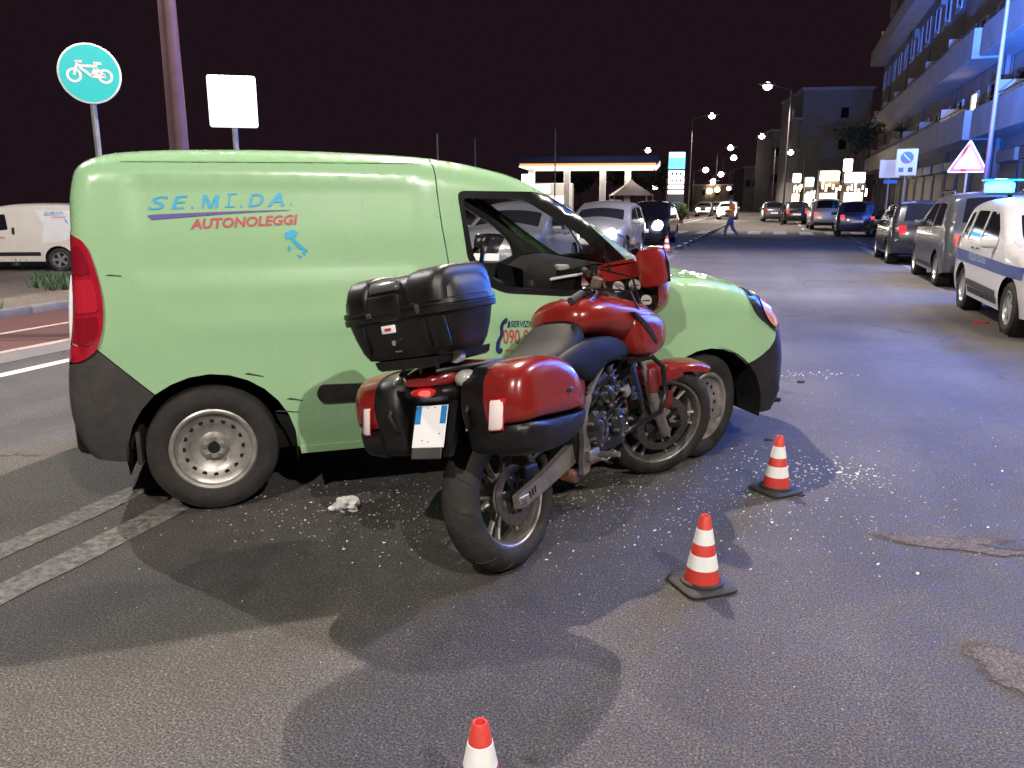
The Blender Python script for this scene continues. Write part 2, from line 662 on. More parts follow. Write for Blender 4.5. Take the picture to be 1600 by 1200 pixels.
def asphalt_mat(name, dark, light, blotch=.35, speck=.5, scale=1.0, rough=.78, cracks=False):
    m = bpy.data.materials.new(name)
    m.use_nodes = True
    t = m.node_tree
    L = t.links.new
    p = t.nodes['Principled BSDF']
    tc = t.nodes.new('ShaderNodeTexCoord')

    def noise(sc, det=3, ro=.6):
        n = t.nodes.new('ShaderNodeTexNoise')
        n.inputs['Scale'].default_value = sc
        n.inputs['Detail'].default_value = det
        n.inputs['Roughness'].default_value = ro
        L(tc.outputs['Object'], n.inputs['Vector'])
        return n
    fine = noise(125 * scale, 3, .75)
    mid = noise(9 * scale, 5)
    big = noise(.55 * scale, 5, .6)
    ramp = t.nodes.new('ShaderNodeValToRGB')
    ramp.color_ramp.elements[0].position = .43
    ramp.color_ramp.elements[0].color = (*dark, 1)
    ramp.color_ramp.elements[1].position = .61
    ramp.color_ramp.elements[1].color = (*light, 1)
    L(fine.outputs[0], ramp.inputs[0])
    # pale stones
    vo = t.nodes.new('ShaderNodeTexVoronoi')
    vo.inputs['Scale'].default_value = 70 * scale
    L(tc.outputs['Object'], vo.inputs['Vector'])
    st = t.nodes.new('ShaderNodeMapRange')
    st.inputs[1].default_value = .30
    st.inputs[2].default_value = .14
    st.inputs[3].default_value = 0
    st.inputs[4].default_value = 1
    L(vo.outputs['Distance'], st.inputs[0])
    sel = t.nodes.new('ShaderNodeSeparateColor')
    L(vo.outputs['Color'], sel.inputs[0])
    th = t.nodes.new('ShaderNodeMath')
    th.operation = 'GREATER_THAN'
    th.inputs[1].default_value = .5
    L(sel.outputs[0], th.inputs[0])
    mu = t.nodes.new('ShaderNodeMath')
    mu.operation = 'MULTIPLY'
    L(st.outputs[0], mu.inputs[0])
    L(th.outputs[0], mu.inputs[1])
    mu2 = t.nodes.new('ShaderNodeMath')
    mu2.operation = 'MULTIPLY'
    mu2.inputs[1].default_value = speck
    L(mu.outputs[0], mu2.inputs[0])
    mx = t.nodes.new('ShaderNodeMixRGB')
    mx.inputs[2].default_value = (.40, .37, .34, 1)
    L(mu2.outputs[0], mx.inputs[0])
    L(ramp.outputs[0], mx.inputs[1])
    # wear and oil
    ad = t.nodes.new('ShaderNodeMath')
    ad.operation = 'MULTIPLY_ADD'
    ad.inputs[1].default_value = .55
    L(mid.outputs[0], ad.inputs[0])
    L(big.outputs[0], ad.inputs[2])
    mr = t.nodes.new('ShaderNodeMapRange')
    mr.inputs[1].default_value = .55
    mr.inputs[2].default_value = 1.0
    mr.inputs[3].default_value = 1 - blotch
    mr.inputs[4].default_value = 1 + blotch
    L(ad.outputs[0], mr.inputs[0])
    sc_ = t.nodes.new('ShaderNodeVectorMath')
    sc_.operation = 'SCALE'
    L(mx.outputs[0], sc_.inputs[0])
    L(mr.outputs[0], sc_.inputs['Scale'])
    src = sc_.outputs[0]
    if cracks:
        # oil stains, tyre-polished bands and hair cracks
        def ramp01(sock, lo, hi, a, b):
            q = t.nodes.new('ShaderNodeMapRange')
            q.inputs[1].default_value = lo
            q.inputs[2].default_value = hi
            q.inputs[3].default_value = a
            q.inputs[4].default_value = b
            L(sock, q.inputs[0])
            return q.outputs[0]
        mp = t.nodes.new('ShaderNodeMapping')
        mp.inputs['Scale'].default_value = (1.4, .16, 1)
        L(tc.outputs['Object'], mp.inputs['Vector'])
        band = noise(1.0, 3)
        L(mp.outputs[0], band.inputs['Vector'])
        oil = noise(2.3, 6, .7)
        dist = noise(3.0, 4)
        addv = t.nodes.new('ShaderNodeVectorMath')
        addv.operation = 'MULTIPLY_ADD'
        addv.inputs[1].default_value = (.5, .5, .5)
        L(dist.outputs['Color'], addv.inputs[0])
        L(tc.outputs['Object'], addv.inputs[2])
        cv = t.nodes.new('ShaderNodeTexVoronoi')
        cv.feature = 'DISTANCE_TO_EDGE'
        cv.inputs['Scale'].default_value = .42
        L(addv.outputs[0], cv.inputs['Vector'])
        crack = ramp01(cv.outputs['Distance'], .002, .007, .35, 1)
        gate = ramp01(big.outputs[0], .50, .58, 0, 1)
        cg = t.nodes.new('ShaderNodeMix')
        L(gate, cg.inputs[0])
        cg.inputs[2].default_value = 1.0
        L(crack, cg.inputs[3])
        for fac in (ramp01(band.outputs[0], .35, .65, .84, 1.14), ramp01(oil.outputs[0], .60, .74, 1, .62), cg.outputs[0]):
            k = t.nodes.new('ShaderNodeVectorMath')
            k.operation = 'SCALE'
            L(src, k.inputs[0])
            L(fac, k.inputs['Scale'])
            src = k.outputs[0]
    L(src, p.inputs['Base Color'])
    rr = t.nodes.new('ShaderNodeMapRange')
    rr.inputs[1].default_value = .3
    rr.inputs[2].default_value = .7
    rr.inputs[3].default_value = rough - .14
    rr.inputs[4].default_value = rough + .1
    L(mid.outputs[0], rr.inputs[0])
    L(rr.outputs[0], p.inputs['Roughness'])
    bn = t.nodes.new('ShaderNodeBump')
    bn.inputs['Strength'].default_value = .8
    bn.inputs['Distance'].default_value = .008
    L(fine.outputs[0], bn.inputs['Height'])
    L(bn.outputs[0], p.inputs['Normal'])
    M[name] = m
    return m


def marking_mat(name, col, wear):
    """worn road paint: the tar shows through where it has been driven off"""
    m = asphalt_mat(name, (.05, .047, .044), (.13, .12, .115), .2, .3)
    t = m.node_tree
    L = t.links.new
    p = t.nodes['Principled BSDF']
    src = p.inputs['Base Color'].links[0].from_socket
    tc = t.nodes.new('ShaderNodeTexCoord')
    n = t.nodes.new('ShaderNodeTexNoise')
    n.inputs['Scale'].default_value = 22
    n.inputs['Detail'].default_value = 8
    n.inputs['Roughness'].default_value = .8
    L(tc.outputs['Object'], n.inputs['Vector'])
    mr = t.nodes.new('ShaderNodeMapRange')
    mr.inputs[1].default_value = wear - .1
    mr.inputs[2].default_value = wear + .12
    L(n.outputs[0], mr.inputs[0])
    mx = t.nodes.new('ShaderNodeMixRGB')
    mx.inputs[2].default_value = (*col, 1)
    L(mr.outputs[0], mx.inputs[0])
    L(src, mx.inputs[1])
    L(mx.outputs[0], p.inputs['Base Color'])
    M[name] = m


asphalt_mat('asphalt', (.030, .0268, .0245), (.146, .131, .120), .36, .34, cracks=True)
asphalt_mat('asphalt_patch', (.03, .028, .027), (.11, .10, .096), .25, .45)
asphalt_mat('pothole_earth', (.055, .045, .038), (.20, .165, .135), .35, .4, rough=.9)
asphalt_mat('bike_path_red', (.07, .026, .021), (.15, .062, .05), .25, .2)
asphalt_mat('dirt', (.09, .07, .05), (.25, .2, .15), .4, .2, .5, rough=.92)
asphalt_mat('concrete', (.12, .11, .10), (.26, .245, .225), .25, .15, .8)
asphalt_mat('far_ground', (.012, .011, .01), (.04, .036, .03), .4, .1, .2, rough=.95)
marking_mat('marking_worn', (.29, .27, .245), .50)
marking_mat('marking', (.74, .73, .70), .33)
marking_mat('marking_path', (.55, .42, .36), .40)

mat('oil', (.012, .011, .010), .3, noise=.3, nscale=20)
# ------------------------------------------------------------------ ground
ROAD_A = R(18)
ROAD = Matrix.Rotation(-ROAD_A, 4, 'Z')          # local x: to the right of the road, local y: along it


def sheet(name, x0, x1, y0, y1, z, matn, kind='structure', parent=None, jag=0.0, seed=0, step=.25, label=None):
    rg = random.Random(seed)
    if jag:
        pts = []
        for a, b in (((x0, y0), (x1, y0)), ((x1, y0), (x1, y1)), ((x1, y1), (x0, y1)), ((x0, y1), (x0, y0))):
            k = max(1, int(math.hypot(b[0] - a[0], b[1] - a[1]) / step))
            for i in range(k):
                f = i / k
                pts.append((a[0] + (b[0] - a[0]) * f + rg.uniform(-jag, jag), a[1] + (b[1] - a[1]) * f + rg.uniform(-jag, jag)))
    else:
        pts = [(x0, y0), (x1, y0), (x1, y1), (x0, y1)]
    me = bpy.data.meshes.new(name)
    me.from_pydata([(p[0], p[1], z) for p in pts], [], [tuple(range(len(pts)))])
    o = link_mesh(name, me, matn, parent, smooth=False)
    if parent is None:
        o.matrix_world = ROAD
        tag(o, label, kind=kind)
    return o


sheet('ground', -200, 200, -60, 330, -.5, 'far_ground')
sheet('forecourt', -70, -7.61, 34, 300, -.012, 'asphalt_patch')
sheet('yard', 5.11, 90, -55, 320, -.012, 'concrete')
road = sheet('road', -7.0, 5.1, -40, 320, 0.0, 'asphalt')
# painted lines lie on the road
for k, (q, w_) in enumerate(((-3.19, .15), (-2.83, .17))):
    sheet('centre_line', q - w_ / 2, q + w_ / 2, -25, 24, .004, 'marking_worn', parent=road, jag=.009, seed=k)
sheet('edge_line', -6.6, -6.46, -25, 120, .004, 'marking', parent=road, jag=.006, seed=5, step=.4)
for k in range(9):
    q = -6.3 + k * 1.22
    sheet('crossing_stripe', q, q + .62, 40.6, 44.6, .004, 'marking', parent=road, jag=.02, seed=20 + k)
for k in range(8):
    sheet('lane_dash', 1.3, 1.42, 48 + k * 8, 51 + k * 8, .004, 'marking', parent=road, jag=.01, seed=40 + k)
sheet('parking_line', 2.95, 3.07, 19, 44, .004, 'marking_worn', parent=road, jag=.01, seed=61)
# a darker mended strip and a worn hole in the asphalt, right of the cones
def blob(name, cx, cy, rx, ry, z, matn, parent, seed, n=40, rough=.25, ang=0):
    rg = random.Random(seed)
    ph = [rg.uniform(0, 6.28) for _ in range(6)]
    pts = []
    for i in range(n):
        a = 2 * math.pi * i / n
        k = 1 + rough * sum(math.sin((j + 2) * a + ph[j]) / (j + 1.5) for j in range(5)) + rg.uniform(-.08, .08)
        x, y = rx * k * math.cos(a), ry * k * math.sin(a)
        pts.append((cx + x * math.cos(ang) - y * math.sin(ang), cy + x * math.sin(ang) + y * math.cos(ang), z))
    ctr = Vector((sum(p[0] for p in pts) / n, sum(p[1] for p in pts) / n, z))
    vs = [ctr] + [ctr.lerp(Vector(p), .55) for p in pts] + [Vector(p) for p in pts]
    fs = [(0, 1 + i, 1 + (i + 1) % n) for i in range(n)] + [(1 + i, 1 + n + i, 1 + n + (i + 1) % n, 1 + (i + 1) % n) for i in range(n)]
    me = bpy.data.meshes.new(name)
    me.from_pydata([tuple(v_) for v_ in vs], [], fs)
    at_ = me.attributes.new('cover', 'FLOAT', 'POINT')
    at_.data.foreach_set('value', [1.0] * (n + 1) + [0.0] * n)
    return link_mesh(name, me, fade_mat(matn), parent, smooth=False)


def fade_mat(base):
    """the same surface, crumbling away towards its rim"""
    key = base + '_crumbling'
    if key in M:
        return M[key]
    m = M[base].copy()
    m.name = key
    t = m.node_tree
    at_ = t.nodes.new('ShaderNodeAttribute')
    at_.attribute_name = 'cover'
    tc = t.nodes.new('ShaderNodeTexCoord')
    n_ = t.nodes.new('ShaderNodeTexNoise')
    n_.inputs['Scale'].default_value = 28
    n_.inputs['Detail'].default_value = 6
    n_.inputs['Roughness'].default_value = .75
    t.links.new(tc.outputs['Object'], n_.inputs['Vector'])
    ad = t.nodes.new('ShaderNodeMath')
    ad.operation = 'MULTIPLY_ADD'
    ad.inputs[1].default_value = .9
    t.links.new(at_.outputs['Fac'], ad.inputs[0])
    t.links.new(n_.outputs[0], ad.inputs[2])
    mr = t.nodes.new('ShaderNodeMapRange')
    mr.inputs[1].default_value = .78
    mr.inputs[2].default_value = 1.12
    t.links.new(ad.outputs[0], mr.inputs[0])
    t.links.new(mr.outputs[0], t.nodes['Principled BSDF'].inputs['Alpha'])
    M[key] = m
    return m


IR = ROAD.inverted()


def rq(p):
    return IR @ Vector(p)


c_ = rq(ground(1500, 850))
blob('worn_patch', c_.x + .15, c_.y, .42, .15, .004, 'pothole_earth', road, 3, rough=.45, ang=-.05 + R(18) - R(14))
blob('worn_patch', c_.x + .45, c_.y + .03, .40, .09, .006, 'asphalt_patch', road, 9, rough=.5, ang=.05)
c_ = rq(ground(1600, 1060))
blob('worn_patch', c_.x + .12, c_.y, .26, .3, .004, 'pothole_earth', road, 4, rough=.4)
c_ = rq(ground(870, 765))
blob('fluid_stain', c_.x, c_.y, .16, .07, .003, 'oil', road, 31, rough=.5, ang=.4)
c_ = rq(ground(1380, 395))
blob('worn_patch', c_.x, c_.y, .55, 5.5, .004, 'concrete', road, 12, rough=.4)
c_ = rq(ground(1300, 440))
blob('worn_patch', c_.x, c_.y, .55, .16, .004, 'asphalt_patch', road, 14, rough=.3, ang=.0)

g = sheet('gutter', -7.6, -7.004, -40, 200, .004, 'concrete')
for k in range(14):
    sheet('path_dash', -7.56, -7.45, -2 + k * 2.6, -.6 + k * 2.6, .008, 'marking_path', parent=g, jag=.015, seed=80 + k)
bp = sheet('bicycle_path', -9.8, -7.604, -40, 110, .006, 'bike_path_red')
sheet('path_line', -8.63, -8.53, -30, 120, .010, 'marking_path', parent=bp, jag=.006, seed=70, step=.4)


# dirt verge rises a little beyond the bicycle path
def verge():
    rg = random.Random(5)
    nx, ny = 26, 90
    vs, fs = [], []
    for j in range(ny):
        for i in range(nx):
            q = -9.8 - 24 * (i / (nx - 1)) ** 1.6
            t_ = -20 + 54 * j / (ny - 1)
            z = .01 + (.10 * min(1, (-9.8 - q) / .8)) - .42 * max(0, min(1, (-10.8 - q) / 3.5)) + (rg.uniform(0, .05) if i else 0)
            vs.append((q + (rg.uniform(-.06, .06) if i else 0), t_, z))
    for j in range(ny - 1):
        for i in range(nx - 1):
            a = j * nx + i
            fs.append((a, a + 1, a + nx + 1, a + nx))
    mb = MB().add(vs, [f[::-1] for f in fs])
    o = mb.build('verge', 'dirt', fix=False)
    o.matrix_world = ROAD
    tag(o, kind='structure')


verge()
# low kerb stones between the path and the verge
kr = bpy.data.objects.new('kerb', None)
COL.objects.link(kr)
kr.matrix_world = ROAD
tag(kr, kind='structure')
ks = MB().box((0, 0, .05), (.14, .96, .13), .02).build('kerb_stone', 'concrete', kr)
for k in range(34):
    o = ks if k == 0 else ks.copy()
    if k:
        COL.objects.link(o)
    o.location = (-9.84 + rnd.uniform(-.02, .02), -4 + k, rnd.uniform(-.02, .015))
    o.rotation_euler = (0, 0, rnd.uniform(-.02, .02))

# right-hand pavement with its kerb
pv = bpy.data.objects.new('pavement', None)
COL.objects.link(pv)
pv.matrix_world = ROAD
tag(pv, kind='structure')
MB().box((6.99, 70, .05), (3.5, 200, .16)).build('slab', 'concrete', pv, smooth=False)
ks2 = MB().box((0, 0, .055), (.14, 1.96, .17), .02).build('kerb_stone', 'concrete', pv)
for k in range(45):
    o = ks2 if k == 0 else ks2.copy()
    if k:
        COL.objects.link(o)
    o.location = (5.165, -6 + k * 2, 0)


# grass tufts on the verge
def tufts():
    rg = random.Random(3)
    vs, fs = [], []
    for _ in range(70):
        if rg.random() < .5:
            p = rq(ground(rg.uniform(60, 125), rg.uniform(440, 462)))
        else:
            p = Vector((-9.9 - rg.random() ** 2 * 7, rg.uniform(7, 40), 0))
        n = rg.randint(12, 26)
        for _ in range(n):
            a = rg.uniform(0, 6.28)
            d = rg.uniform(0, .16)
            b = Vector((p.x + d * math.cos(a), p.y + d * math.sin(a), .08))
            h = rg.uniform(.08, .22)
            w_ = .012
            i = len(vs)
            vs += [b + Vector((-w_ * math.sin(a), w_ * math.cos(a), 0)), b - Vector((-w_ * math.sin(a), w_ * math.cos(a), 0)),
                   b + Vector((math.cos(a) * h * .6, math.sin(a) * h * .6, h))]
            fs.append((i, i + 1, i + 2))
    o = MB().add(vs, fs).build('grass', 'leaf', fix=False)
    o.matrix_world = ROAD
    tag(o, 'short grass tufts growing on the dirt verge by the bicycle path', 'grass', kind='stuff')


tufts()


# ------------------------------------------------------------------ vehicle shells
class Shell:
    """A car body as two curved flanks and one skin that runs over tail, roof, screen, bonnet and nose."""

    def __init__(self, ctrl, hw, plan, tumble, n=5):
        pts = smooth_poly(ctrl, n)
        self.n = n
        self.ol = np.array([(p[0], p[1]) for p in pts])
        self.r = np.array([p[2] for p in pts])
        self.cr = np.array([p[3] for p in pts])
        self.hw, self.plan, self.tumble = hw, plan, tumble
        d = np.gradient(self.ol, axis=0)
        d /= np.hypot(*d.T)[:, None] + 1e-9
        self.nrm = np.stack([-d[:, 1], d[:, 0]], 1)      # outward (outline runs rear -> roof -> front)
        self.w = self.half(self.ol)

    emboss = ()

    def half(self, P):
        P = np.atleast_2d(np.asarray(P, float))
        w = np.array([self.hw * lerp_tab(self.plan, p[0]) + lerp_tab(self.tumble, p[1]) for p in P])
        for (s0, s1, z0, z1, dep, ed) in self.emboss:
            sm = lambda x: np.clip(x, 0, 1) ** 2 * (3 - 2 * np.clip(x, 0, 1))
            w = w - dep * sm((P[:, 0] - s0) / ed) * sm((s1 - P[:, 0]) / ed) * sm((P[:, 1] - z0) / ed) * sm((z1 - P[:, 1]) / ed)
        d, i, t = seg_dist(P, self.ol, closed=False)
        r = self.r[i] * (1 - t) + self.r[np.minimum(i + 1, len(self.r) - 1)] * t
        k = np.clip((r - d) / np.maximum(r, 1e-6), 0, 1)
        return w - r * (1 - np.sqrt(np.maximum(0, 1 - k * k)))

    def rings(self):
        out = []
        for dd in (.004, .014, .032, .06, .1):
            out += [tuple(p - n * dd * min(1.0, r / .1 + .2)) for p, n, r in zip(self.ol, self.nrm, self.r)]
        return out

    def flank(self, name, poly, mat_, parent, side=-1, holes=(), grid=.05, off=0.0, rim=0.0, rings=False, both=False, angle=40):
        V2, Fc = cdt_patch(poly, holes, grid, self.rings() if rings else ())
        y = self.half(V2) + off
        for sd in ((-1, 1) if both else (side,)):
            vs = [(p[0], sd * yy, p[1]) for p, yy in zip(V2, y)]
            fs = [f if sd < 0 else f[::-1] for f in Fc]
            if rim:
                be = boundary_edges(Fc)
                n0 = len(vs)
                mp = {}
                for a, b in be:
                    for q in (a, b):
                        if q not in mp:
                            mp[q] = len(vs)
                            vs.append((V2[q][0], sd * (y[q] - rim), V2[q][1]))
                    fq = (b, a, mp[a], mp[b])
                    fs.append(fq if sd < 0 else fq[::-1])
            mb = MB().add(vs, fs)
            res = mb.build(name, mat_, parent, fix=False, angle=angle)
        return res

    def skin_pt(self, a, t, off=0.0):
        i = int(min(max(a, 0), len(self.ol) - 1.001))
        f = a - i
        L = lambda A: A[i] * (1 - f) + A[i + 1] * f
        p, n, w, cr = L(self.ol), L(self.nrm), L(self.w), L(self.cr)
        q = p + n * (cr * (1 - t * t) + off)
        return (float(q[0]), float(t * w), float(q[1]))

    def skin(self, name, mat_, parent, a0=0, a1=None, t0=-1, t1=1, off=0.0, nt=12, rim=0.0):
        a1 = len(self.ol) - 1 if a1 is None else a1
        na = max(2, int(math.ceil(a1 - a0)) + 1)
        vs, fs = [], []
        for i in range(na):
            a = a0 + (a1 - a0) * i / (na - 1)
            for k in range(nt + 1):
                vs.append(self.skin_pt(a, t0 + (t1 - t0) * k / nt, off))
        for i in range(na - 1):
            for k in range(nt):
                q = i * (nt + 1) + k
                fs.append((q, q + nt + 1, q + nt + 2, q + 1))
        return MB().add(vs, fs).build(name, mat_, parent, fix=False, angle=60)

    def a_at(self, z, front=True):
        idx = range(len(self.ol) - 1, 0, -1) if front else range(0, len(self.ol) - 1)
        for i in idx:
            j = i - 1 if front else i + 1
            z0, z1 = self.ol[i][1], self.ol[j][1]
            if (z0 - z) * (z1 - z) <= 0 and z0 != z1:
                f = (z - z0) / (z1 - z0)
                return i + (j - i) * f
        return float(len(self.ol) - 2 if front else 1)

    def feat(self, name, poly, mat_, parent, front=True, off=.006, grid=.08, rim=.0, both=False):
        """polygon in (y, z) laid on the nose or the tail"""
        V2, Fc = cdt_patch(poly, (), grid)
        for mir in ((1, -1) if both else (1,)):
            vs = []
            for y, z in V2:
                a = self.a_at(z, front)
                i = int(min(a, len(self.w) - 2))
                w = self.w[i] * (1 - (a - i)) + self.w[i + 1] * (a - i)
                t = max(-1, min(1, y * mir / w))
                vs.append(self.skin_pt(a, t, off))
            fl = (mir > 0) == (not front)
            res = MB().add(vs, [f[::-1] if fl else f for f in Fc]).build(name, mat_, parent, fix=False)
        return res


def arch_arc(cx, cz, r, z0, n=14):
    """points of a wheel opening from its front foot to its rear foot"""
    a0 = math.asin(max(-1, min(1, (z0 - cz) / r)))
    out = []
    for i in range(n + 1):
        a = a0 + (math.pi - 2 * a0) * i / n
        out.append((cx + r * math.cos(a), cz + r * math.sin(a)))
    return out


def make_wheel(parent, x, y, r, w, side, rimr, style='alloy', tyre='rubber', name='wheel', seg=40):
    """wheel part > tyre, rim; the rim's face is at the outer side"""
    e = bpy.data.objects.new(name, None)
    COL.objects.link(e)
    e.parent = parent
    e.location = (x, y, r)
    sg = side
    h = w / 2
    prof = [(rimr - .012, -h * .72), (rimr + .004, -h * .86), (rimr + .03, -h * .97), ((rimr + r) * .5, -h * 1.02), (r - .035, -h * .95), (r - .012, -h * .80), (r - .002, -h * .55),
            (r, -h * .2), (r, h * .2), (r - .002, h * .55), (r - .012, h * .80), (r - .035, h * .95), ((rimr + r) * .5, h * 1.02), (rimr + .03, h * .97), (rimr + .004, h * .86), (rimr - .012, h * .72)]
    MB().lathe(prof, seg).build('tyre', tyre, e)
    o = sg * h
    if style == 'steel':
        pr = [(rimr + .004, o * .84), (rimr - .006, o * .9), (rimr - .018, o * .86), (rimr - .022, o * .62), (rimr - .034, o * .55), (rimr - .05, o * .50), (rimr - .075, o * .46),
              (rimr - .088, o * .38), (rimr - .1, o * .30), (.075, o * .22), (.062, o * .32), (.055, o * .46), (.03, o * .46), (.0, o * .44)]
        MB().lathe(pr, 56).build('rim', 'steel_rim', e)
        hb = MB()
        for k in range(16):
            a = 2 * math.pi * k / 16
            rr = rimr - .063
            hb.cyl((rr * math.cos(a), o * .40, rr * math.sin(a)), (rr * math.cos(a), o * .487, rr * math.sin(a)), .0125, n=10)
        tag(hb.build('rim_hole', 'dark_hole', e), kind='stuff')
        MB().cyl((0, o * .4, 0), (0, o * .475, 0), .030, n=20).build('hub_bore', 'dark_hole', e)
        bb = MB()
        for k in range(5):
            a = 2 * math.pi * k / 5 + .3
            bb.cyl((.046 * math.cos(a), o * .4, .046 * math.sin(a)), (.046 * math.cos(a), o * .62, .046 * math.sin(a)), .011, n=6)
        tag(bb.build('wheel_bolts', 'alu', e), kind='stuff')
    else:
        pr = [(rimr + .003, o * .84), (rimr - .008, o * .86), (rimr - .02, o * .6), (rimr - .024, o * .2)]
        mb = MB().lathe(pr, 40)
        mb.lathe([(.07, o * .55), (.06, o * .66), (.0, o * .68)], 20)
        ns = 5 if style == 'alloy' else 8
        for k in range(ns):
            a = 2 * math.pi * k / ns
            mx = Matrix.Rotation(a, 4, 'Y')
            mb.prism([(.05, -.028), (rimr - .015, -.042), (rimr - .015, .042), (.05, .028)], o * .52, o * .66, 'xz', mx)
        mb.build('rim', 'hub_silver', e)
        MB().cyl((0, o * .1, 0), (0, o * .3, 0), rimr - .02, n=28).build('brake_disc', 'dark_hole', e)
    return e


def generic_car(name, label, cat, loc, rz, spec, group=None):
    """every other car: spec holds outline, windows, paint, lamps"""
    root = empty(name, label, cat, loc, rz, group)
    sh = Shell(spec['ctrl'], spec['hw'], spec['plan'], spec['tumble'], 4)
    wb, r, z0 = spec['wb'], spec['r'], spec.get('z0', .22)
    poly = [tuple(p) for p in sh.ol]
    poly += arch_arc(wb, r, r + .055, z0 + .02) + arch_arc(0, r, r + .055, z0 + .02)
    grid = spec.get('grid', .09)
    wins = [round_poly(p, .04, 3) for p in spec['windows']]
    paint = spec['paint']
    body = sh.flank('body', poly, paint, root, holes=wins, grid=grid, rings=True, both=True)
    for p in wins:
        sh.flank('side_window', p, 'car_glass', root, grid=grid, off=-.006, both=True)
    n = sh.n
    prev = 0.0
    for (i0, i1, tm, nm) in spec['glass']:
        a0, a1 = i0 * n + .6, i1 * n - .6
        sh.skin('body_skin', paint, body, prev, a0)
        sh.skin(nm, 'car_glass', root, a0, a1, -tm, tm, off=-.004)
        sh.skin('pillar', paint, body, a0, a1, -1, -tm, nt=2)
        sh.skin('pillar', paint, body, a0, a1, tm, 1, nt=2)
        prev = a1
    sh.skin('body_skin', paint, body, prev, None)
    MB().box((wb / 2 + .05, 0, z0 + .12), (wb + 1.0, sh.hw * 1.72, .2), .03).build('underbody', 'dark_hole', root)
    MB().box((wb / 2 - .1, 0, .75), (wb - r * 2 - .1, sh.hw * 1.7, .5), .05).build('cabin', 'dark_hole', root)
    for wx in (0, wb):
        for sd in (-1, 1):
            make_wheel(root, wx, sd * (sh.hw - .125), r, .2, sd, r * .64, spec.get('rim', 'alloy'), seg=32)
            MB().lathe([(r + .05, -sd * .12), (r + .05, sd * .1)], 28).build('arch_liner', 'dark_hole', root).location = (wx, sd * (sh.hw - .14), r)
    for f in spec['feats']:
        sh.feat(f['name'], f['poly'], f['mat'], root, f.get('front', True), f.get('off', .008), f.get('grid', .1), both=f.get('both', False))
    for f in spec.get('flanks', ()):
        sh.flank(f['name'], f['poly'], f['mat'], root, grid=.15, off=f.get('off', .006), both=True)
    if spec.get('mirrors', True):
        mz = spec.get('mirror_z', .98)
        mxx = spec.get('mirror_x', wb - .55)
        for sd in (-1, 1):
            MB().box((mxx, sd * (sh.hw + .06), mz), (.1, .2, .14), .04, 3).build('door_mirror', spec.get('mirror_mat', paint), root)
    return root, sh


def rect(y0, y1, z0, z1, r=.03):
    return round_poly([(y0, z0), (y1, z0), (y1, z1), (y0, z1)], r, 3)


def hatch_spec(paint, lights='rear', tall=1.0, headm='clear_lens', tailm='red_lens', L=1.0, win_r=True):
    """hatchback / small MPV: x forward from the rear axle"""
    h = tall
    ctrl = [(-.70, .30, .10, .04), (-.74, .55, .16, .06), (-.70, .85, .14, .07), (-.64, 1.0 * h, .1, .06), (-.42, 1.36 * h, .10, .05), (-.25, 1.45 * h, .12, .05), (.35, 1.50 * h, .13, .05), (1.0, 1.49 * h, .13, .05),
            (1.35, 1.42 * h, .1, .06), (1.85, 1.17 * h, .07, .1), (2.2, 1.0 * h, .08, .12), (2.7, .92 * h, .14, .12), (3.05, .78 * h, .2, .12), (3.2, .60, .24, .12), (3.2, .38, .2, .1), (3.1, .24, .08, .06)]
    sp = dict(ctrl=ctrl, hw=.86, wb=2.5, r=.31, paint=paint, z0=.22,
              plan=[(-.8, .95), (-.3, 1), (2.3, 1), (2.9, .94), (3.25, .78)],
              tumble=[(.2, -.04), (.45, 0), (.85, 0), (1.0 * h, -.03), (1.5 * h, -.17)],
              windows=[[(-.22, .98 * h), (.62, .96 * h), (.62, 1.36 * h), (.0, 1.35 * h)], [(.72, .96 * h), (1.75, .95 * h), (1.62, 1.14 * h), (1.25, 1.34 * h), (.72, 1.36 * h)]],
              glass=[(3, 4.6, .84, 'rear_window'), (8.4, 10, .88, 'windscreen')],
              feats=[
                  dict(name='tail_lamp', poly=rect(.52, .80, .74, .95), mat=tailm, front=False, both=True),
                  dict(name='rear_plate', poly=rect(-.26, .26, .62, .72, .01), mat='plate_white', front=False, off=.012),
                  dict(name='rear_bumper_trim', poly=rect(-.7, .7, .3, .42), mat='black_plastic', front=False),
                  dict(name='headlamp', poly=[(.36, .66), (.74, .70), (.76, .80), (.5, .78)], mat=headm, both=True),
                  dict(name='grille', poly=rect(-.34, .34, .6, .72), mat='gloss_black'),
                  dict(name='lower_grille', poly=rect(-.5, .5, .3, .44), mat='black_plastic'),
                  dict(name='front_plate', poly=rect(-.26, .26, .47, .57, .01), mat='plate_white', off=.014)],
              mirror_x=1.72, mirror_z=.99 * h, flanks=[dict(name='side_trim', poly=[(.45, .3), (2.05, .3), (2.05, .38), (.45, .38)], mat='black_plastic'),
                                                        dict(name='door_handle', poly=rect(.5, .68, .86 * h, .89 * h, .01), mat='gloss_black', off=.02),
                                                        dict(name='door_handle', poly=rect(.8, .98, .86 * h, .89 * h, .01), mat='gloss_black', off=.02)])
    return sp


def van_ctrl():
    return [(-.55, .33, .05, .03), (-.61, .50, .07, .06), (-.61, .72, .08, .06), (-.56, 1.0, .08, .05), (-.54, 1.35, .08, .05), (-.525, 1.58, .09, .05), (-.46, 1.70, .10, .04),
            (-.22, 1.752, .13, .025), (.35, 1.768, .14, .02), (.9, 1.757, .14, .02), (1.2, 1.735, .13, .02), (1.45, 1.692, .12, .025), (1.65, 1.632, .10, .035), (1.9, 1.495, .07, .05), (2.25, 1.255, .06, .07),
            (2.5, 1.110, .07, .06), (2.75, 1.078, .08, .04), (3.05, 1.018, .12, .05), (3.31, .90, .18, .10), (3.47, .72, .24, .13), (3.55, .50, .28, .14), (3.50, .30, .22, .12), (3.38, .225, .08, .06)]


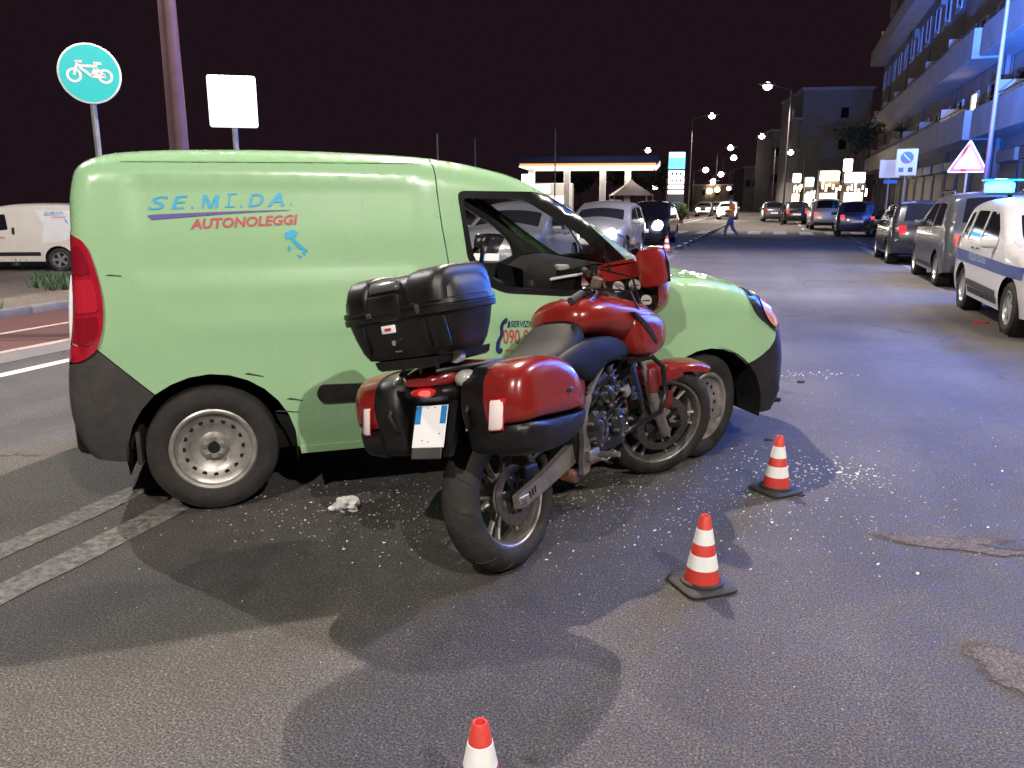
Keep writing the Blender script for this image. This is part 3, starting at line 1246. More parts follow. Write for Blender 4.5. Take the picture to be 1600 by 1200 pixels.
VAN_PLAN = [(-.75, .985), (-.3, 1), (2.4, 1), (2.8, .985), (3.1, .95), (3.35, .86), (3.55, .74)]
VAN_TUMBLE = [(.2, -.05), (.4, -.012), (.55, 0), (.9, 0), (1.05, -.012), (1.35, -.045), (1.8, -.12)]


# ------------------------------------------------------------------ the green van
def build_green_van():
    phi = R(17.94)
    near = Vector((-1.478, 3.811, 0))
    left = Vector((-math.sin(phi), math.cos(phi), 0))
    org = near + left * .87
    root = empty('delivery_van', 'pale green panel van standing across the road behind the red motorcycle', 'van', org, phi)
    sh = Shell(van_ctrl(), .90, VAN_PLAN, VAN_TUMBLE, 5)
    sh.emboss = ((-.30, 1.10, 1.14, 1.66, .012, .07), (-.18, 2.9, .86, 1.02, -.006, .07))
    n = sh.n
    ol = [tuple(p) for p in sh.ol]
    seam = [(1.161, 1.86), (1.161, 1.70), (1.168, 1.568), (1.182, 1.408), (1.207, 1.23), (1.225, 1.0), (1.225, .6), (1.22, .27)]
    k = next(i for i, p in enumerate(ol) if p[0] > 1.158 and p[1] > 1.5)
    f_ = (1.161 - ol[k - 1][0]) / (ol[k][0] - ol[k - 1][0])
    zs = ol[k - 1][1] + (ol[k][1] - ol[k - 1][1]) * f_
    seam[1] = (1.161, zs)
    k2 = next(i for i in range(k, len(ol)) if ol[i][0] > 1.168)
    ra = arch_arc(.01, .315, .395, .30)
    fa = arch_arc(2.775, .31, .37, .26)
    kb = next(i for i, p in enumerate(ol) if p[1] > .79)
    ra_top = [p for p in ra if p[0] > -.225]
    ra_low = [p for p in ra if p[0] <= -.225]
    edge_r = [(-.237, .627), (-.30, .690), (-.40, .792), (-.471, .866), (-.507, .838)]
    cargo = ol[kb:k] + [(sx - .003, sz_) for sx, sz_ in seam[1:]] + ra_top + edge_r
    rear_b = ol[:kb] + [(p[0] - .004, p[1] - .004) for p in edge_r[::-1]] + [p for p in ra_low if p[1] < .6] + [(-.42, .30)]
    kf = next(i for i, p in enumerate(ol) if p[0] > 3.2 and p[1] < .745)
    fa_top = [p for p in fa if p[0] < 3.04]
    fa_low = [p for p in fa if p[0] >= 3.04]
    edge_f = [(3.305, .742), (3.285, .690), (3.24, .645), (3.166, .606), (3.10, .582), (3.045, .565)]
    front = [(sx + .003, sz_) for sx, sz_ in seam[1:]][::-1] + ol[k2:kf] + edge_f + fa_top
    front_b = ol[kf:] + [(3.2, .225)] + [p for p in fa_low if p[1] < .56] + [(p[0] + .003, p[1] - .004) for p in edge_f[::-1]]
    # order: sill -> up the seam -> along the roof -> nose -> back along the sill
    win_in = round_poly([(1.30, 1.54), (1.65, 1.53), (1.96, 1.345), (2.085, 1.225), (2.125, 1.12), (2.06, 1.052), (1.85, 1.047), (1.54, 1.075), (1.43, 1.13), (1.345, 1.24)],
                        [.03, .06, .06, .05, .04, .04, .02, .05, .05, .03], 4)
    win_out = round_poly([(1.272, 1.575), (1.70, 1.572), (1.80, 1.548), (1.95, 1.452), (2.10, 1.315), (2.235, 1.195), (2.26, 1.11), (2.17, 1.022), (1.84, 1.018), (1.50, 1.046), (1.395, 1.10), (1.312, 1.228)],
                         [.04, .02, .03, .06, .06, .03, .04, .05, .02, .05, .05, .03], 4)
    body = sh.flank('side_panel', cargo, 'green_paint', root, grid=.045, rings=True, both=True, rim=.012, angle=50)
    sh.flank('front_side_panel', front, 'green_paint', root, holes=[win_out], grid=.045, rings=True, both=True, rim=.012, angle=50)
    sh.flank('rear_bumper_corner', rear_b, 'grey_plastic', root, grid=.04, rings=True, both=True, rim=.03, angle=50)
    sh.flank('front_bumper_corner', front_b, 'black_plastic', root, grid=.04, rings=True, both=True, rim=.03, angle=50)
    fr = sh.flank('window_frame', win_out, 'gloss_black', root, holes=[win_in], grid=.05, off=-.002, rim=.035, both=True)
    sh.flank('door_window', win_in, 'clear_glass', root, grid=.08, off=-.02, both=True)
    inner = [(1.24, .3), (1.24, 1.62), (1.6, 1.60), (1.85, 1.46), (2.3, 1.18), (2.5, 1.04), (2.55, .72), (2.3, .45), (2.25, .3)]
    sh.flank('inner_door', inner, 'van_inner', root, holes=[win_in], grid=.07, off=-.045, both=True)
    # skin over tail, roof and nose
    sh.skin('rear_bumper', 'grey_plastic', root, 0, 2 * n)
    rd = sh.skin('rear_door', 'green_paint', root, 2 * n, 6 * n)
    sh.skin('roof', 'green_paint', root, 6 * n, 12.3 * n, nt=16)
    ws0, ws1 = 12.3 * n, 14.85 * n
    sh.skin('windscreen', 'clear_glass', root, ws0, ws1, -.95, .95, off=-.004)
    sh.skin('screen_pillar', 'gloss_black', root, ws0, ws1, -1, -.945, nt=2)
    sh.skin('screen_pillar', 'gloss_black', root, ws0, ws1, .945, 1, nt=2)
    sh.skin('bonnet', 'green_paint', root, ws1, 18 * n, nt=16)
    sh.skin('front_bumper', 'black_plastic', root, 18 * n, 22 * n, nt=16)
    # inside
    sh.skin('roof_lining', 'headliner', root, 9.5 * n, 12.3 * n, -.98, .98, off=-.03)
    MB().box((1.15, 0, .95), (.03, 1.5, 1.4), .01).build('bulkhead', 'van_inner', root)
    db = MB()
    dsec = []
    for y, dx in ((-.80, 0), (-.4, .02), (-.1, .08), (.15, .16), (.5, .18), (.80, .18)):
        dsec.append([(1.90, y, .60), (1.80 + dx, y, .93), (1.80 + dx, y, 1.08), (1.86 + dx, y, 1.15 - dx * .25), (2.07 + dx * .3, y, 1.185 - dx * .25), (2.30, y, 1.15), (2.55, y, 1.06), (2.60, y, .6)])
    db.loft(dsec).build('dashboard', 'dash', root, angle=50)
    MB().tube([(1.79, -.815, 1.105), (1.87, -.822, 1.118), (1.96, -.822, 1.128), (2.05, -.822, 1.15), (2.12, -.818, 1.178)], .008, 6).build('dashboard_strip', 'paint_white', root)
    MB().box((1.88, -.76, 1.165), (.07, .06, .03), .008).build('dashboard_tray', 'headliner', root)
    sw = MB()
    sw.tube([(1.66 + .07 * math.sin(a), .38 + .185 * math.cos(a), 1.05 + .175 * math.sin(a)) for a in [2 * math.pi * i / 28 for i in range(28)]], .016, 8, closed=True)
    sw.box((1.68, .38, 1.03), (.05, .16, .12), .03)
    sw.cyl((1.68, .38, 1.03), (1.95, .38, .93), .035, n=10)
    for a in (0, math.pi, -math.pi / 2):
        sw.cyl((1.68, .38, 1.03), (1.66 + .07 * math.sin(a), .38 + .18 * math.cos(a), 1.05 + .17 * math.sin(a)), .014, n=8)
    sw.build('steering_wheel', 'gloss_black', root)
    for y in (-.42, .42):
        st = MB()
        st.loft([sup(x, zc, hz, .23, 3.2, 20, y) for x, zc, hz in ((1.24, .62, .10), (1.5, .60, .09), (1.72, .62, .09))])
        st.loft([[(1.24 - .03 * j + p[1] * 0 + .055 * math.copysign(abs(math.cos(a)) ** .7, math.cos(a)) * (1 - .1 * j), y + (.23 - .015 * j) * math.copysign(abs(math.sin(a)) ** .7, math.sin(a)), .62 + j * .13)
                  for a, p in [(2 * math.pi * i / 20, (0, 0)) for i in range(20)]] for j in range(5)])
        st.build('seat', 'van_cloth', root)
    # far mirror, wipers
    MB().box((2.3, 1.0, 1.06), (.12, .2, .20), .05, 3).build('door_mirror', 'black_plastic', root)
    for y0, y1 in ((-.15, -.62), (.5, .0)):
        a0 = sh.skin_pt(14.8 * n, y0, .03)
        a1 = sh.skin_pt(13.9 * n, (y0 + y1) / 2 - .1, .03)
        wp = MB().tube([a0, sh.skin_pt(14.4 * n, y0 - .1, .04), a1], .009, 6)
        wp.tube([sh.skin_pt(14.75 * n, (y0 + y1) / 2 + .2, .015), a1, sh.skin_pt(13.2 * n, (y0 + y1) / 2 - .3, .015)], .006, 6)
        wp.build('wiper', 'gloss_black', root)
    # plastic trim on the flanks
    rb = [(-.72, .30), (-.72, .74), (-.60, .80), (-.507, .835), (-.471, .866), (-.237, .635), (-.30, .56), (-.345, .42), (-.345, .30)]
    for nm, poly, mt, off, rim in (
            ('tail_lamp', smooth_poly([(-.60, 1.375), (-.51, 1.365), (-.462, 1.32), (-.432, 1.20), (-.418, 1.09), (-.424, .98), (-.445, .90), (-.478, .84), (-.56, .80), (-.615, .84), (-.64, 1.1)], 4, True), 'tail_lens', .014, .03),
            ('side_moulding', round_poly([(.505, .575), (.53, .622), (1.19, .604), (1.19, .515), (.53, .528)], [.03, .02, .005, .005, .02], 4), 'black_plastic', .012, .015),
            ('side_moulding', round_poly([(1.26, .603), (2.28, .58), (2.28, .495), (1.26, .513)], .01, 3), 'black_plastic', .012, .015),
            ('sill_trim', [(.42, .262), (2.37, .262), (2.37, .30), (.415, .30)], 'green_paint', .008, .02),
    ):
        inside = [p for p in poly]
        V = sh.flank(nm, clip_outline(inside, ol), mt, root, grid=.045, off=off, rim=rim, both=True, angle=50)
    for nm, poly, mt in (('lamp_segment', [(-.56, 1.30), (-.50, 1.335), (-.475, 1.29), (-.455, 1.20), (-.55, 1.19)], 'red_lens_dark'), ('lamp_segment', [(-.545, 1.17), (-.452, 1.18), (-.438, 1.09), (-.44, 1.03), (-.54, 1.02)], 'red_lens_mid'),
                         ('lamp_segment', [(-.54, 1.0), (-.442, 1.01), (-.447, .955), (-.465, .905), (-.485, .875), (-.545, .885)], 'red_lens_dark')):
        sh.flank(nm, clip_outline(round_poly(poly, .02, 3), ol), mt, root, grid=.03, off=.0175, rim=.004, both=True)
    # head lamps wrap on the wing
    hl = clip_outline(smooth_poly([(3.035, 1.06), (3.10, 1.08), (3.25, 1.0), (3.33, .88), (3.42, .80), (3.40, .76), (3.305, .742), (3.204, .795), (3.10, .862), (3.05, .94)], 4, True), ol)
    for sd in (-1, 1):
        h = sh.flank('headlamp', hl, 'gloss_black', root, side=sd, grid=.03, off=.010, rim=.03)
        sh.flank('indicator_lens', clip_outline(smooth_poly([(3.15, .945), (3.22, .955), (3.30, .86), (3.335, .80), (3.26, .78), (3.175, .855)], 4, True), ol), 'orange_lens', h, side=sd, grid=.03, off=.018)
        sh.flank('lamp_cover', clip_outline(smooth_poly([(3.06, .985), (3.11, 1.05), (3.25, .985), (3.32, .88), (3.40, .78), (3.36, .765), (3.31, .86), (3.24, .955), (3.16, .975)], 4, True), ol), 'clear_lens', h, side=sd, grid=.03, off=.020)
    sh.feat('grille', rect(-.52, .52, .33, .52), 'dark_hole', root, off=.004)
    sh.feat('upper_grille', rect(-.4, .4, .66, .74), 'dark_hole', root, off=.004)
    sh.feat('front_plate', rect(-.26, .26, .55, .65, .01), 'plate_white', root, off=.012)
    sh.feat('rear_plate', rect(-.26, .26, .85, .95, .01), 'plate_white', root, False, off=.012)
    MB().box((3.40, 0, .245), (.22, 1.2, .03), .01).build('front_lip', 'black_plastic', root)
    # seams and small fittings
    MB().tube([(x, -sh.half([(x, z)])[0] - .002, z) for x, z in [(-.30, .60 + .0), (-.28, .62)]], .002, 4)
    sh.flank('roof_gutter', [(-.30, 1.700), (1.1, 1.712), (1.1, 1.720), (-.30, 1.708)], 'green_paint', root, grid=.06, off=.006, rim=.008, both=True)
    # scrapes left by the crash
    for i, (s0, z0, s1, z1) in enumerate(((.30, .50, .42, .485), (.36, .56, .44, .545), (.17, .70, .26, .68), (-.40, 1.19, -.33, 1.185))):
        sh.flank('scratch', [(s0, z0), (s1, z1), (s1, z1 + .004), (s0 + .02, z0 + .006)], 'grey_plastic', root, grid=.1, off=.0025)
    # underbody, arches
    MB().box((1.35, 0, .33), (3.3, 1.42, .18), .04).build('underbody', 'dark_hole', root)
    MB().box((-.48, 0, .40), (.30, 1.5, .18), .04).build('underbody', 'dark_hole', root)
    for wx, rr in ((.01, .40), (2.775, .372)):
        for sd in (-1, 1):
            lin = [(rr * math.cos(a), rr * math.sin(a)) for a in [R(-12 + 204 * i / 20) for i in range(21)]]
            vs = [(wx + x, sd * y, .315 + z) for y in (.885, .55) for x, z in lin]
            fs = [(i, i + 1, 21 + i + 1, 21 + i) for i in range(20)]
            MB().add(vs, fs).build('arch_liner', 'black_plastic', root, fix=False)
            MB().box((wx, sd * .53, .45), (.8, .02, .5)).build('arch_back', 'dark_hole', root)
    for wx in (0, 2.755):
        for sd in (-1, 1):
            we = make_wheel(root, wx, sd * .7725, .318, .195, sd, .205, 'steel', 'tyre_dusty', seg=56)
            if wx > 1:
                we.rotation_euler = (0, 0, R(24))
    mf = MB().box((-.335, -.80, .36), (.02, .16, .16), .005)
    mf.build('mud_flap', 'rubber', root)
    # wording on the flank
    def decal(txt, s0, s1, z0, z1, h, mt, shear=.0, bold=.0, space=1.0, off=.0035, name='lettering'):
        V, Fc = text_mesh(txt, 1, shear, bold, 'LEFT', space)
        xs = [p[0] for p in V]
        ys = [p[1] for p in V]
        x0, x1 = min(xs), max(xs)
        cap = .69
        P = []
        for x, y in V:
            f = (x - x0) / (x1 - x0)
            P.append((s0 + (s1 - s0) * f, z0 + (z1 - z0) * f + y / cap * h))
        w = sh.half(P) + off
        return MB().add([(p[0], -ww, p[1]) for p, ww in zip(P, w)], Fc).build(name, mt, root, smooth=False, fix=False)

    for ch, s0, s1, bold in (('S', -.198, -.108, .004), ('E', -.097, -.022, .006), ('.', -.010, -.001, .01), ('I', .150, .168, .012), ('.', .208, .217, .01),
                             ('D', .243, .318, .012), ('A', .330, .412, .022), ('.', .438, .447, .01)):
        decal(ch, s0, s1, 1.484 + (s0 + .19) * .03, 1.484 + (s1 + .19) * .03, .060, 'decal_cyan', .28, bold)
    mo = [(0, 0), (.12, 0), (.22, .72), (.40, .0), (.58, 0), (.84, .72), (.76, 0), (.94, 0), (1.08, 1), (.86, 1), (.54, .28), (.38, 1), (.14, 1)]
    sh.flank('lettering', [(.035 + x * .076, 1.491 + y * .060) for x, y in mo], 'decal_cyan', root, grid=.03, off=.0036)
    for zz in (0, .058):
        sh.flank('lettering', [(.140 + zz * .25, 1.494 + zz), (.183 + zz * .25, 1.495 + zz), (.184 + zz * .25, 1.501 + zz), (.141 + zz * .25, 1.500 + zz)], 'decal_cyan', root, grid=.05, off=.0036)
    decal('AUTONOLEGGI', -.021, .470, 1.396, 1.415, .043, 'decal_red', .2, .03, 1.0)
    sh.flank('decal_bar', smooth_poly([(-.196, 1.449), (-.185, 1.461), (0, 1.469), (.25, 1.478), (.449, 1.481)], 4) + smooth_poly([(.449, 1.479), (.2, 1.467), (0, 1.452), (-.187, 1.438)], 4)[1:], 'decal_purple', root, grid=.05, off=.0035)
    it = [(.402, 1.365), (.407, 1.375), (.423, 1.378), (.432, 1.386), (.447, 1.387), (.456, 1.38), (.466, 1.376), (.458, 1.361), (.448, 1.352), (.453, 1.338), (.468, 1.322), (.485, 1.306), (.508, 1.288), (.503, 1.279), (.492, 1.284), (.497, 1.270), (.488, 1.262), (.482, 1.272), (.484, 1.288), (.46, 1.300), (.441, 1.322), (.427, 1.343), (.418, 1.349), (.409, 1.341)]
    sh.flank('decal_map', it, 'decal_cyan', root, grid=.05, off=.0035)
    sh.flank('decal_map', [(.452, 1.267), (.470, 1.266), (.478, 1.256), (.466, 1.250)], 'decal_cyan', root, grid=.05, off=.0035)
    sh.flank('decal_map', [(.413, 1.307), (.419, 1.312), (.427, 1.304), (.425, 1.286), (.413, 1.287)], 'decal_cyan', root, grid=.05, off=.0035)
    decal('SERVIZIO CLIENTI', 1.533, 1.80, .868, .856, .033, 'decal_navy', .2, .015)
    decal('090 9910', 1.493, 1.734, .780, .767, .076, 'decal_red', 0, .012)
    decal('www.semidautonoleggi.it', 1.501, 1.83, .737, .722, .014, 'decal_red', 0, .01)
    sh.flank('decal_phone', smooth_poly([(1.515, .918), (1.49, .905), (1.475, .87), (1.476, .83), (1.456, .79), (1.452, .745), (1.47, .725), (1.488, .735), (1.488, .755), (1.474, .76), (1.482, .80), (1.496, .83), (1.494, .865), (1.50, .885), (1.512, .89)], 4, True), 'decal_navy', root, grid=.05, off=.0035)
    sh.flank('decal_phone', smooth_poly([(1.522, .905), (1.532, .89), (1.528, .868), (1.516, .862), (1.52, .885)], 3, True), 'decal_navy', root, grid=.05, off=.0035)
    # rear window strip of white on the tail lamp (reverse lamp)
    for t_ in (-1, 1):
        MB().tube([sh.skin_pt(sh.a_at(z, False), t_ * .985, .004) for z in (.90, .96, 1.04, 1.12, 1.19)], [.006, .014, .017, .014, .005], 8).build('reverse_lamp', 'white_reflector', root)
    return root, sh


def clip_outline(poly, ol):
    """keep a flank polygon inside the body outline: points outside slide to the nearest outline point"""
    P = np.asarray(poly, float)
    full = list(ol) + [(ol[-1][0], -1.0), (ol[0][0], -1.0)]
    ins = in_poly(P, full)
    out = []
    o = np.asarray(ol)
    for p, i in zip(P, ins):
        if not i:
            d, k, t = seg_dist([p], o, closed=False)
            k, t = int(k[0]), float(t[0])
            q = o[k] * (1 - t) + o[k + 1] * t
            cen = P.mean(0)
            v = cen - q
            p = q + v / (np.hypot(*v) + 1e-9) * .004
        if not out or math.hypot(out[-1][0] - p[0], out[-1][1] - p[1]) > .004:
            out.append((float(p[0]), float(p[1])))
    return out


van, van_shell = build_green_van()


# ------------------------------------------------------------------ street lamps that light the place
def street_lamp(name, label, base, head, power=0, col=(1, .88, .75), r0=.09, matp='pole_grey', headmat='lamp_white', hs=.32, group=None, cat='street lamp', cone=0):
    root = empty(name, label, cat, base, 0, group)
    b = Vector(base)
    h = Vector(head) - b
    MB().cyl((0, 0, 0), (0, 0, h.z - .25), r0, r0 * .55, n=14).build('pole', matp, root)
    MB().cyl((0, 0, 0), (0, 0, .35), r0 * 1.5, r0 * 1.4, n=14).build('pole_foot', matp, root)
    hv = Vector((h.x, h.y, 0))
    if hv.length > .05:
        pts = [(hv * f).to_tuple()[:2] + (h.z - .3 + .3 * math.sin(f * 1.4),) for f in (0, .2, .5, .8, 1)]
        MB().tube(pts, r0 * .4, 8).build('arm', matp, root)
    ang = math.atan2(hv.y, hv.x)
    mx = Matrix.Translation(h) @ Matrix.Rotation(ang, 4, 'Z')
    lh = MB()
    lh.loft([[(p[0], p[1], p[2]) for p in sup(x, .05, hz, w, 2.6, 16)] for x, hz, w in ((-.75 * hs, .04, .2 * hs), (-.3 * hs, .09, .42 * hs), (.5 * hs, .09, .45 * hs), (1.1 * hs, .04, .25 * hs))], mx=mx)
    lh.build('lamp_head', matp, root)
    MB().loft([[(p[0], p[1], p[2]) for p in sup(x * hs, -.06, gz * hs, gz * hs, 2.0, 16)] for x, gz in ((-.40, .05), (-.33, .22), (-.15, .36), (.05, .40), (.25, .36), (.43, .22), (.50, .05))], mx=mx).build('lamp_glass', headmat, root)
    if power:
        ld = bpy.data.lights.new('lamp_light', 'SPOT' if cone else 'POINT')
        if cone:
            ld.spot_size = R(cone)
            ld.spot_blend = .5
        ld.energy = power * LAMP_W
        ld.color = col
        ld.shadow_soft_size = .06
        lo = bpy.data.objects.new('lamp_light', ld)
        COL.objects.link(lo)
        lo.parent = root
        lo.location = mx @ Vector((.1, 0, -.30 - .45 * hs))
    return root


hd, pw, cl = HEADS['behind_van']
street_lamp('street_lamp', 'tall reddish lamp post rising behind the green van beside the white sign', (-3.72, 9.35, 0), hd, pw, cl, .115, 'pole_red')
hd, pw, cl = HEADS['far_right']
street_lamp('street_lamp', 'dark lamp post on the right pavement behind the warning triangle', (10.45, 18.3, 0.13), (7.2, 18.9, 9.2), pw, cl, .055, 'pole_red', cone=92)
hd, pw, cl = HEADS['right_kerb']
street_lamp('street_lamp', 'lamp post on the right pavement level with the crashed vehicles', (10.2, 4.6, .13), hd, pw, cl, .1, 'pole_grey', cone=125)
hd, pw, cl = HEADS['behind_camera']
street_lamp('street_lamp', 'lamp post on the pavement behind the place the photograph was taken from', (5.9, -6.6, .13), hd, pw, cl, .1, 'pole_grey')
hd, pw, cl = HEADS['added_fill_left']
street_lamp('street_lamp', 'added unseen lamp post behind and left of the photographer, softening the shadows', (-6.3, -5.6, .0), hd, pw, cl, .1, 'pole_grey')
hd, pw, cl = HEADS['left_lot']
street_lamp('street_lamp', 'lamp post on the dirt lot left of the parked white van', (-12.5, 9.8, -.3), hd, pw, cl, .1, 'pole_grey')


# ------------------------------------------------------------------ the red motorcycle
def frame_mx(org, yaw, lean):
    f = Vector((math.sin(yaw), math.cos(yaw), 0))
    lf = Vector((-f.y, f.x, 0))
    up = Vector((0, 0, 1))
    yl = lf * math.cos(lean) - up * math.sin(lean)
    zl = up * math.cos(lean) + lf * math.sin(lean)
    m = Matrix((f, yl, zl)).transposed().to_4x4()
    m.translation = org
    return m


def moto_wheel(root, name, mx, r, w, rimr, nsp, disc_side, disc_r, rim_w, two=False, squash=0.80):
    e = bpy.data.objects.new(name, None)
    COL.objects.link(e)
    e.parent = root
    e.matrix_local = mx
    h = w / 2
    prof = []
    for i in range(21):                                  # round motorcycle tread
        a = R(-112 + 224 * i / 20)
        prof.append((r - h * squash + h * squash * math.cos(a), h * math.sin(a)))
    rb = rimr - .004
    prof = [(rb, -rim_w / 2)] + [(max(p[0], rb + .004), p[1]) for p in prof] + [(rb, rim_w / 2)]
    MB().lathe(prof, 72).build('tyre', 'tyre_dusty', e, angle=60)
    gr = MB()                                            # tread grooves standing as shallow dark bars
    for k in range(15):
        a = 2 * math.pi * k / 15
        for sg in (-1, 1):
            pts = []
            for j in range(6):
                f = j / 5
                an = R(sg * (8 + 62 * f))
                rr = r - h * squash + h * squash * math.cos(an) + .0006
                aa = a + (.0 if sg > 0 else .12) + .11 * f
                pts.append((rr * math.cos(aa), h * math.sin(an), rr * math.sin(aa)))
            gr.tube(pts, .0028, 4)
    tag(gr.build('tread_groove', 'rubber', e, smooth=False), kind='stuff')
    q = rim_w / 2
    MB().lathe([(rimr + .006, -q), (rimr + .008, -q + .006), (rimr - .006, -q + .012), (rimr - .018, -q + .02), (rimr - .026, -q * .3), (rimr - .026, q * .3), (rimr - .018, q - .02), (rimr - .006, q - .012), (rimr + .008, q - .006), (rimr + .006, q),
                (rimr - .004, q + .001), (rimr - .014, q - .004), (rimr - .034, q * .45), (rimr - .04, 0), (rimr - .034, -q * .45), (rimr - .014, -q + .004), (rimr - .004, -q - .001)], 64, closed=True).build('rim', 'rim_dark', e)
    for sg in (-1, 1):
        MB().lathe([(rimr + .009, sg * (q - .004)), (rimr + .008, sg * (q + .003)), (rimr + .001, sg * (q + .004)), (rimr - .004, sg * (q + .0005)), (rimr - .009, sg * (q + .0005)), (rimr - .012, sg * (q + .003)), (rimr - .018, sg * (q - .001)), (rimr - .022, sg * (q - .012))], 64).build('rim_lip', 'alu', e)
    hubw = q * .9
    MB().lathe([(0, -hubw), (.035, -hubw), (.05, -hubw * .8), (.085, -hubw * .55), (.09, 0), (.085, hubw * .55), (.05, hubw * .8), (.035, hubw), (0, hubw)], 28).build('hub', 'alloy_wheel', e)
    sp0 = None
    for k in range(nsp):
        a = 2 * math.pi * (k // 2) / (nsp / 2) + (.16 if k % 2 else -.16)
        mxs = Matrix.Rotation(a, 4, 'Y')
        if sp0 is None:
            sp0 = MB().loft([[(x, .0135 * math.cos(t) * sc, .0085 * math.sin(t) * sc) for t in [2 * math.pi * i / 8 for i in range(8)]] for x, sc in ((.07, 1.5), (.12, 1.05), (rimr - .07, .95), (rimr - .025, 1.35))]).build('spoke', 'alloy_wheel', e)
            sp = sp0
        else:
            sp = sp0.copy()
            COL.objects.link(sp)
        sp.matrix_local = mxs
    for sd in ((disc_side,) if not two else (-1, 1)):
        y = sd * (q + .012)
        d = MB()
        ring = [(disc_r, y - .0025), (disc_r, y + .0025), (disc_r - .045, y + .0025), (disc_r - .045, y - .0025)]
        d.lathe(ring, 48, closed=True)
        d.build('brake_disc', 'disc_steel', e)
        c2 = MB()
        for k in range(6):
            c2.prism([(.03, -.012), (disc_r - .04, -.009), (disc_r - .04, .009), (.03, .012)], y - .004, y + .004, 'xz', Matrix.Rotation(2 * math.pi * k / 6 + .2, 4, 'Y'))
        c2.lathe([(.045, y - .006), (.045, y + .006), (.0, y + .006)], 20)
        c2.build('disc_carrier', 'engine_black', e)
    return e


def pannier(root, sd):
    """sd -1 right, +1 left: black inner tray, red lid"""
    e = bpy.data.objects.new('pannier', None)
    COL.objects.link(e)
    e.parent = root
    top = [(-.335, .682), (-.352, .74), (-.345, .80), (-.315, .86), (-.25, .893), (-.14, .900), (-.04, .888), (.05, .850), (.105, .79), (.125, .72), (.122, .655), (.06, .650), (-.10, .662), (-.22, .672)]
    bot = [(-.335, .676), (-.22, .666), (-.10, .656), (.06, .644), (.122, .648), (.112, .61), (.07, .572), (-.02, .545), (-.12, .535), (-.24, .545), (-.315, .565), (-.338, .60)]
    full = [(-.335, .64), (-.352, .74), (-.345, .80), (-.315, .86), (-.25, .888), (-.14, .893), (-.04, .881), (.05, .843), (.10, .785), (.117, .72), (.115, .655), (.105, .61), (.06, .575), (-.02, .55), (-.12, .54), (-.24, .55), (-.315, .57), (-.335, .60)]

    def shell(poly, ys, name, mt):
        poly = smooth_poly(poly, 3, True)
        cx = sum(p[0] for p in poly) / len(poly)
        cz = sum(p[1] for p in poly) / len(poly)
        cz0 = .70
        secs = []
        for y, sc, dz in ys:
            secs.append([(cx + (p[0] - cx) * sc, sd * y, cz + (p[1] - cz) * sc + dz) for p in poly])
        return MB().loft(secs).build(name, mt, e, angle=50)
    shell(full, [(.165, .93, 0), (.18, .985, 0), (.285, 1.0, 0)], 'inner_tray', 'case_black')
    shell(top, [(.285, 1.0, 0), (.335, 1.0, 0), (.375, .985, 0), (.405, .95, 0), (.428, .88, -.002), (.442, .76, -.004), (.448, .5, -.006), (.45, .15, -.006)], 'lid', 'moto_red')
    shell(bot, [(.285, 1.0, 0), (.36, .99, 0), (.40, .96, 0.004), (.425, .90, .008), (.44, .75, .012), (.445, .3, .014)], 'lower_shell', 'case_black')
    # tall reflector on the rear corner
    rf = MB()
    pts = []
    for y, x in ((.312, -.356), (.335, -.358), (.352, -.352), (.364, -.342)):
        pts.append((x, sd * y))
    vs, fs = [], []
    for z, in_ in ((.668, .004), (.676, 0), (.768, 0), (.776, .004)):
        for x, y in pts:
            vs.append((x - .008 + in_, y + (.722 - z) * .26, z))
    for j in range(3):
        for i in range(3):
            a = j * 4 + i
            f = (a, a + 1, a + 5, a + 4)
            fs.append(f)
    rfo = rf.add(vs, fs).build('reflector', 'reflector_mat', e, fix=False)
    yc_ = sd * .336
    MB().add([(x_ + .004, yc_ + (yy - yc_) * 1.18 + (.722 - zz) * 0, .722 + (zz - .722) * 1.08) for (x_, yy, zz) in vs], fs).build('reflector_frame', 'red_lens', rfo, fix=False)
    MB().box((-.03, sd * .447, .745), (.04, .010, .018), .004, 2).build('badge', 'gloss_black', e)
    MB().tube([(-.10, sd * .437, .80), (-.075, sd * .446, .76), (-.06, sd * .449, .735)], .0022, 5).build('crease', 'moto_red_dark', e)
    MB().tube([(-.30, sd * .20, .80), (-.36, sd * .20, .74), (-.345, sd * .19, .68), (-.31, sd * .18, .66)], .012, 8).build('handle', 'case_black', e)
    return e


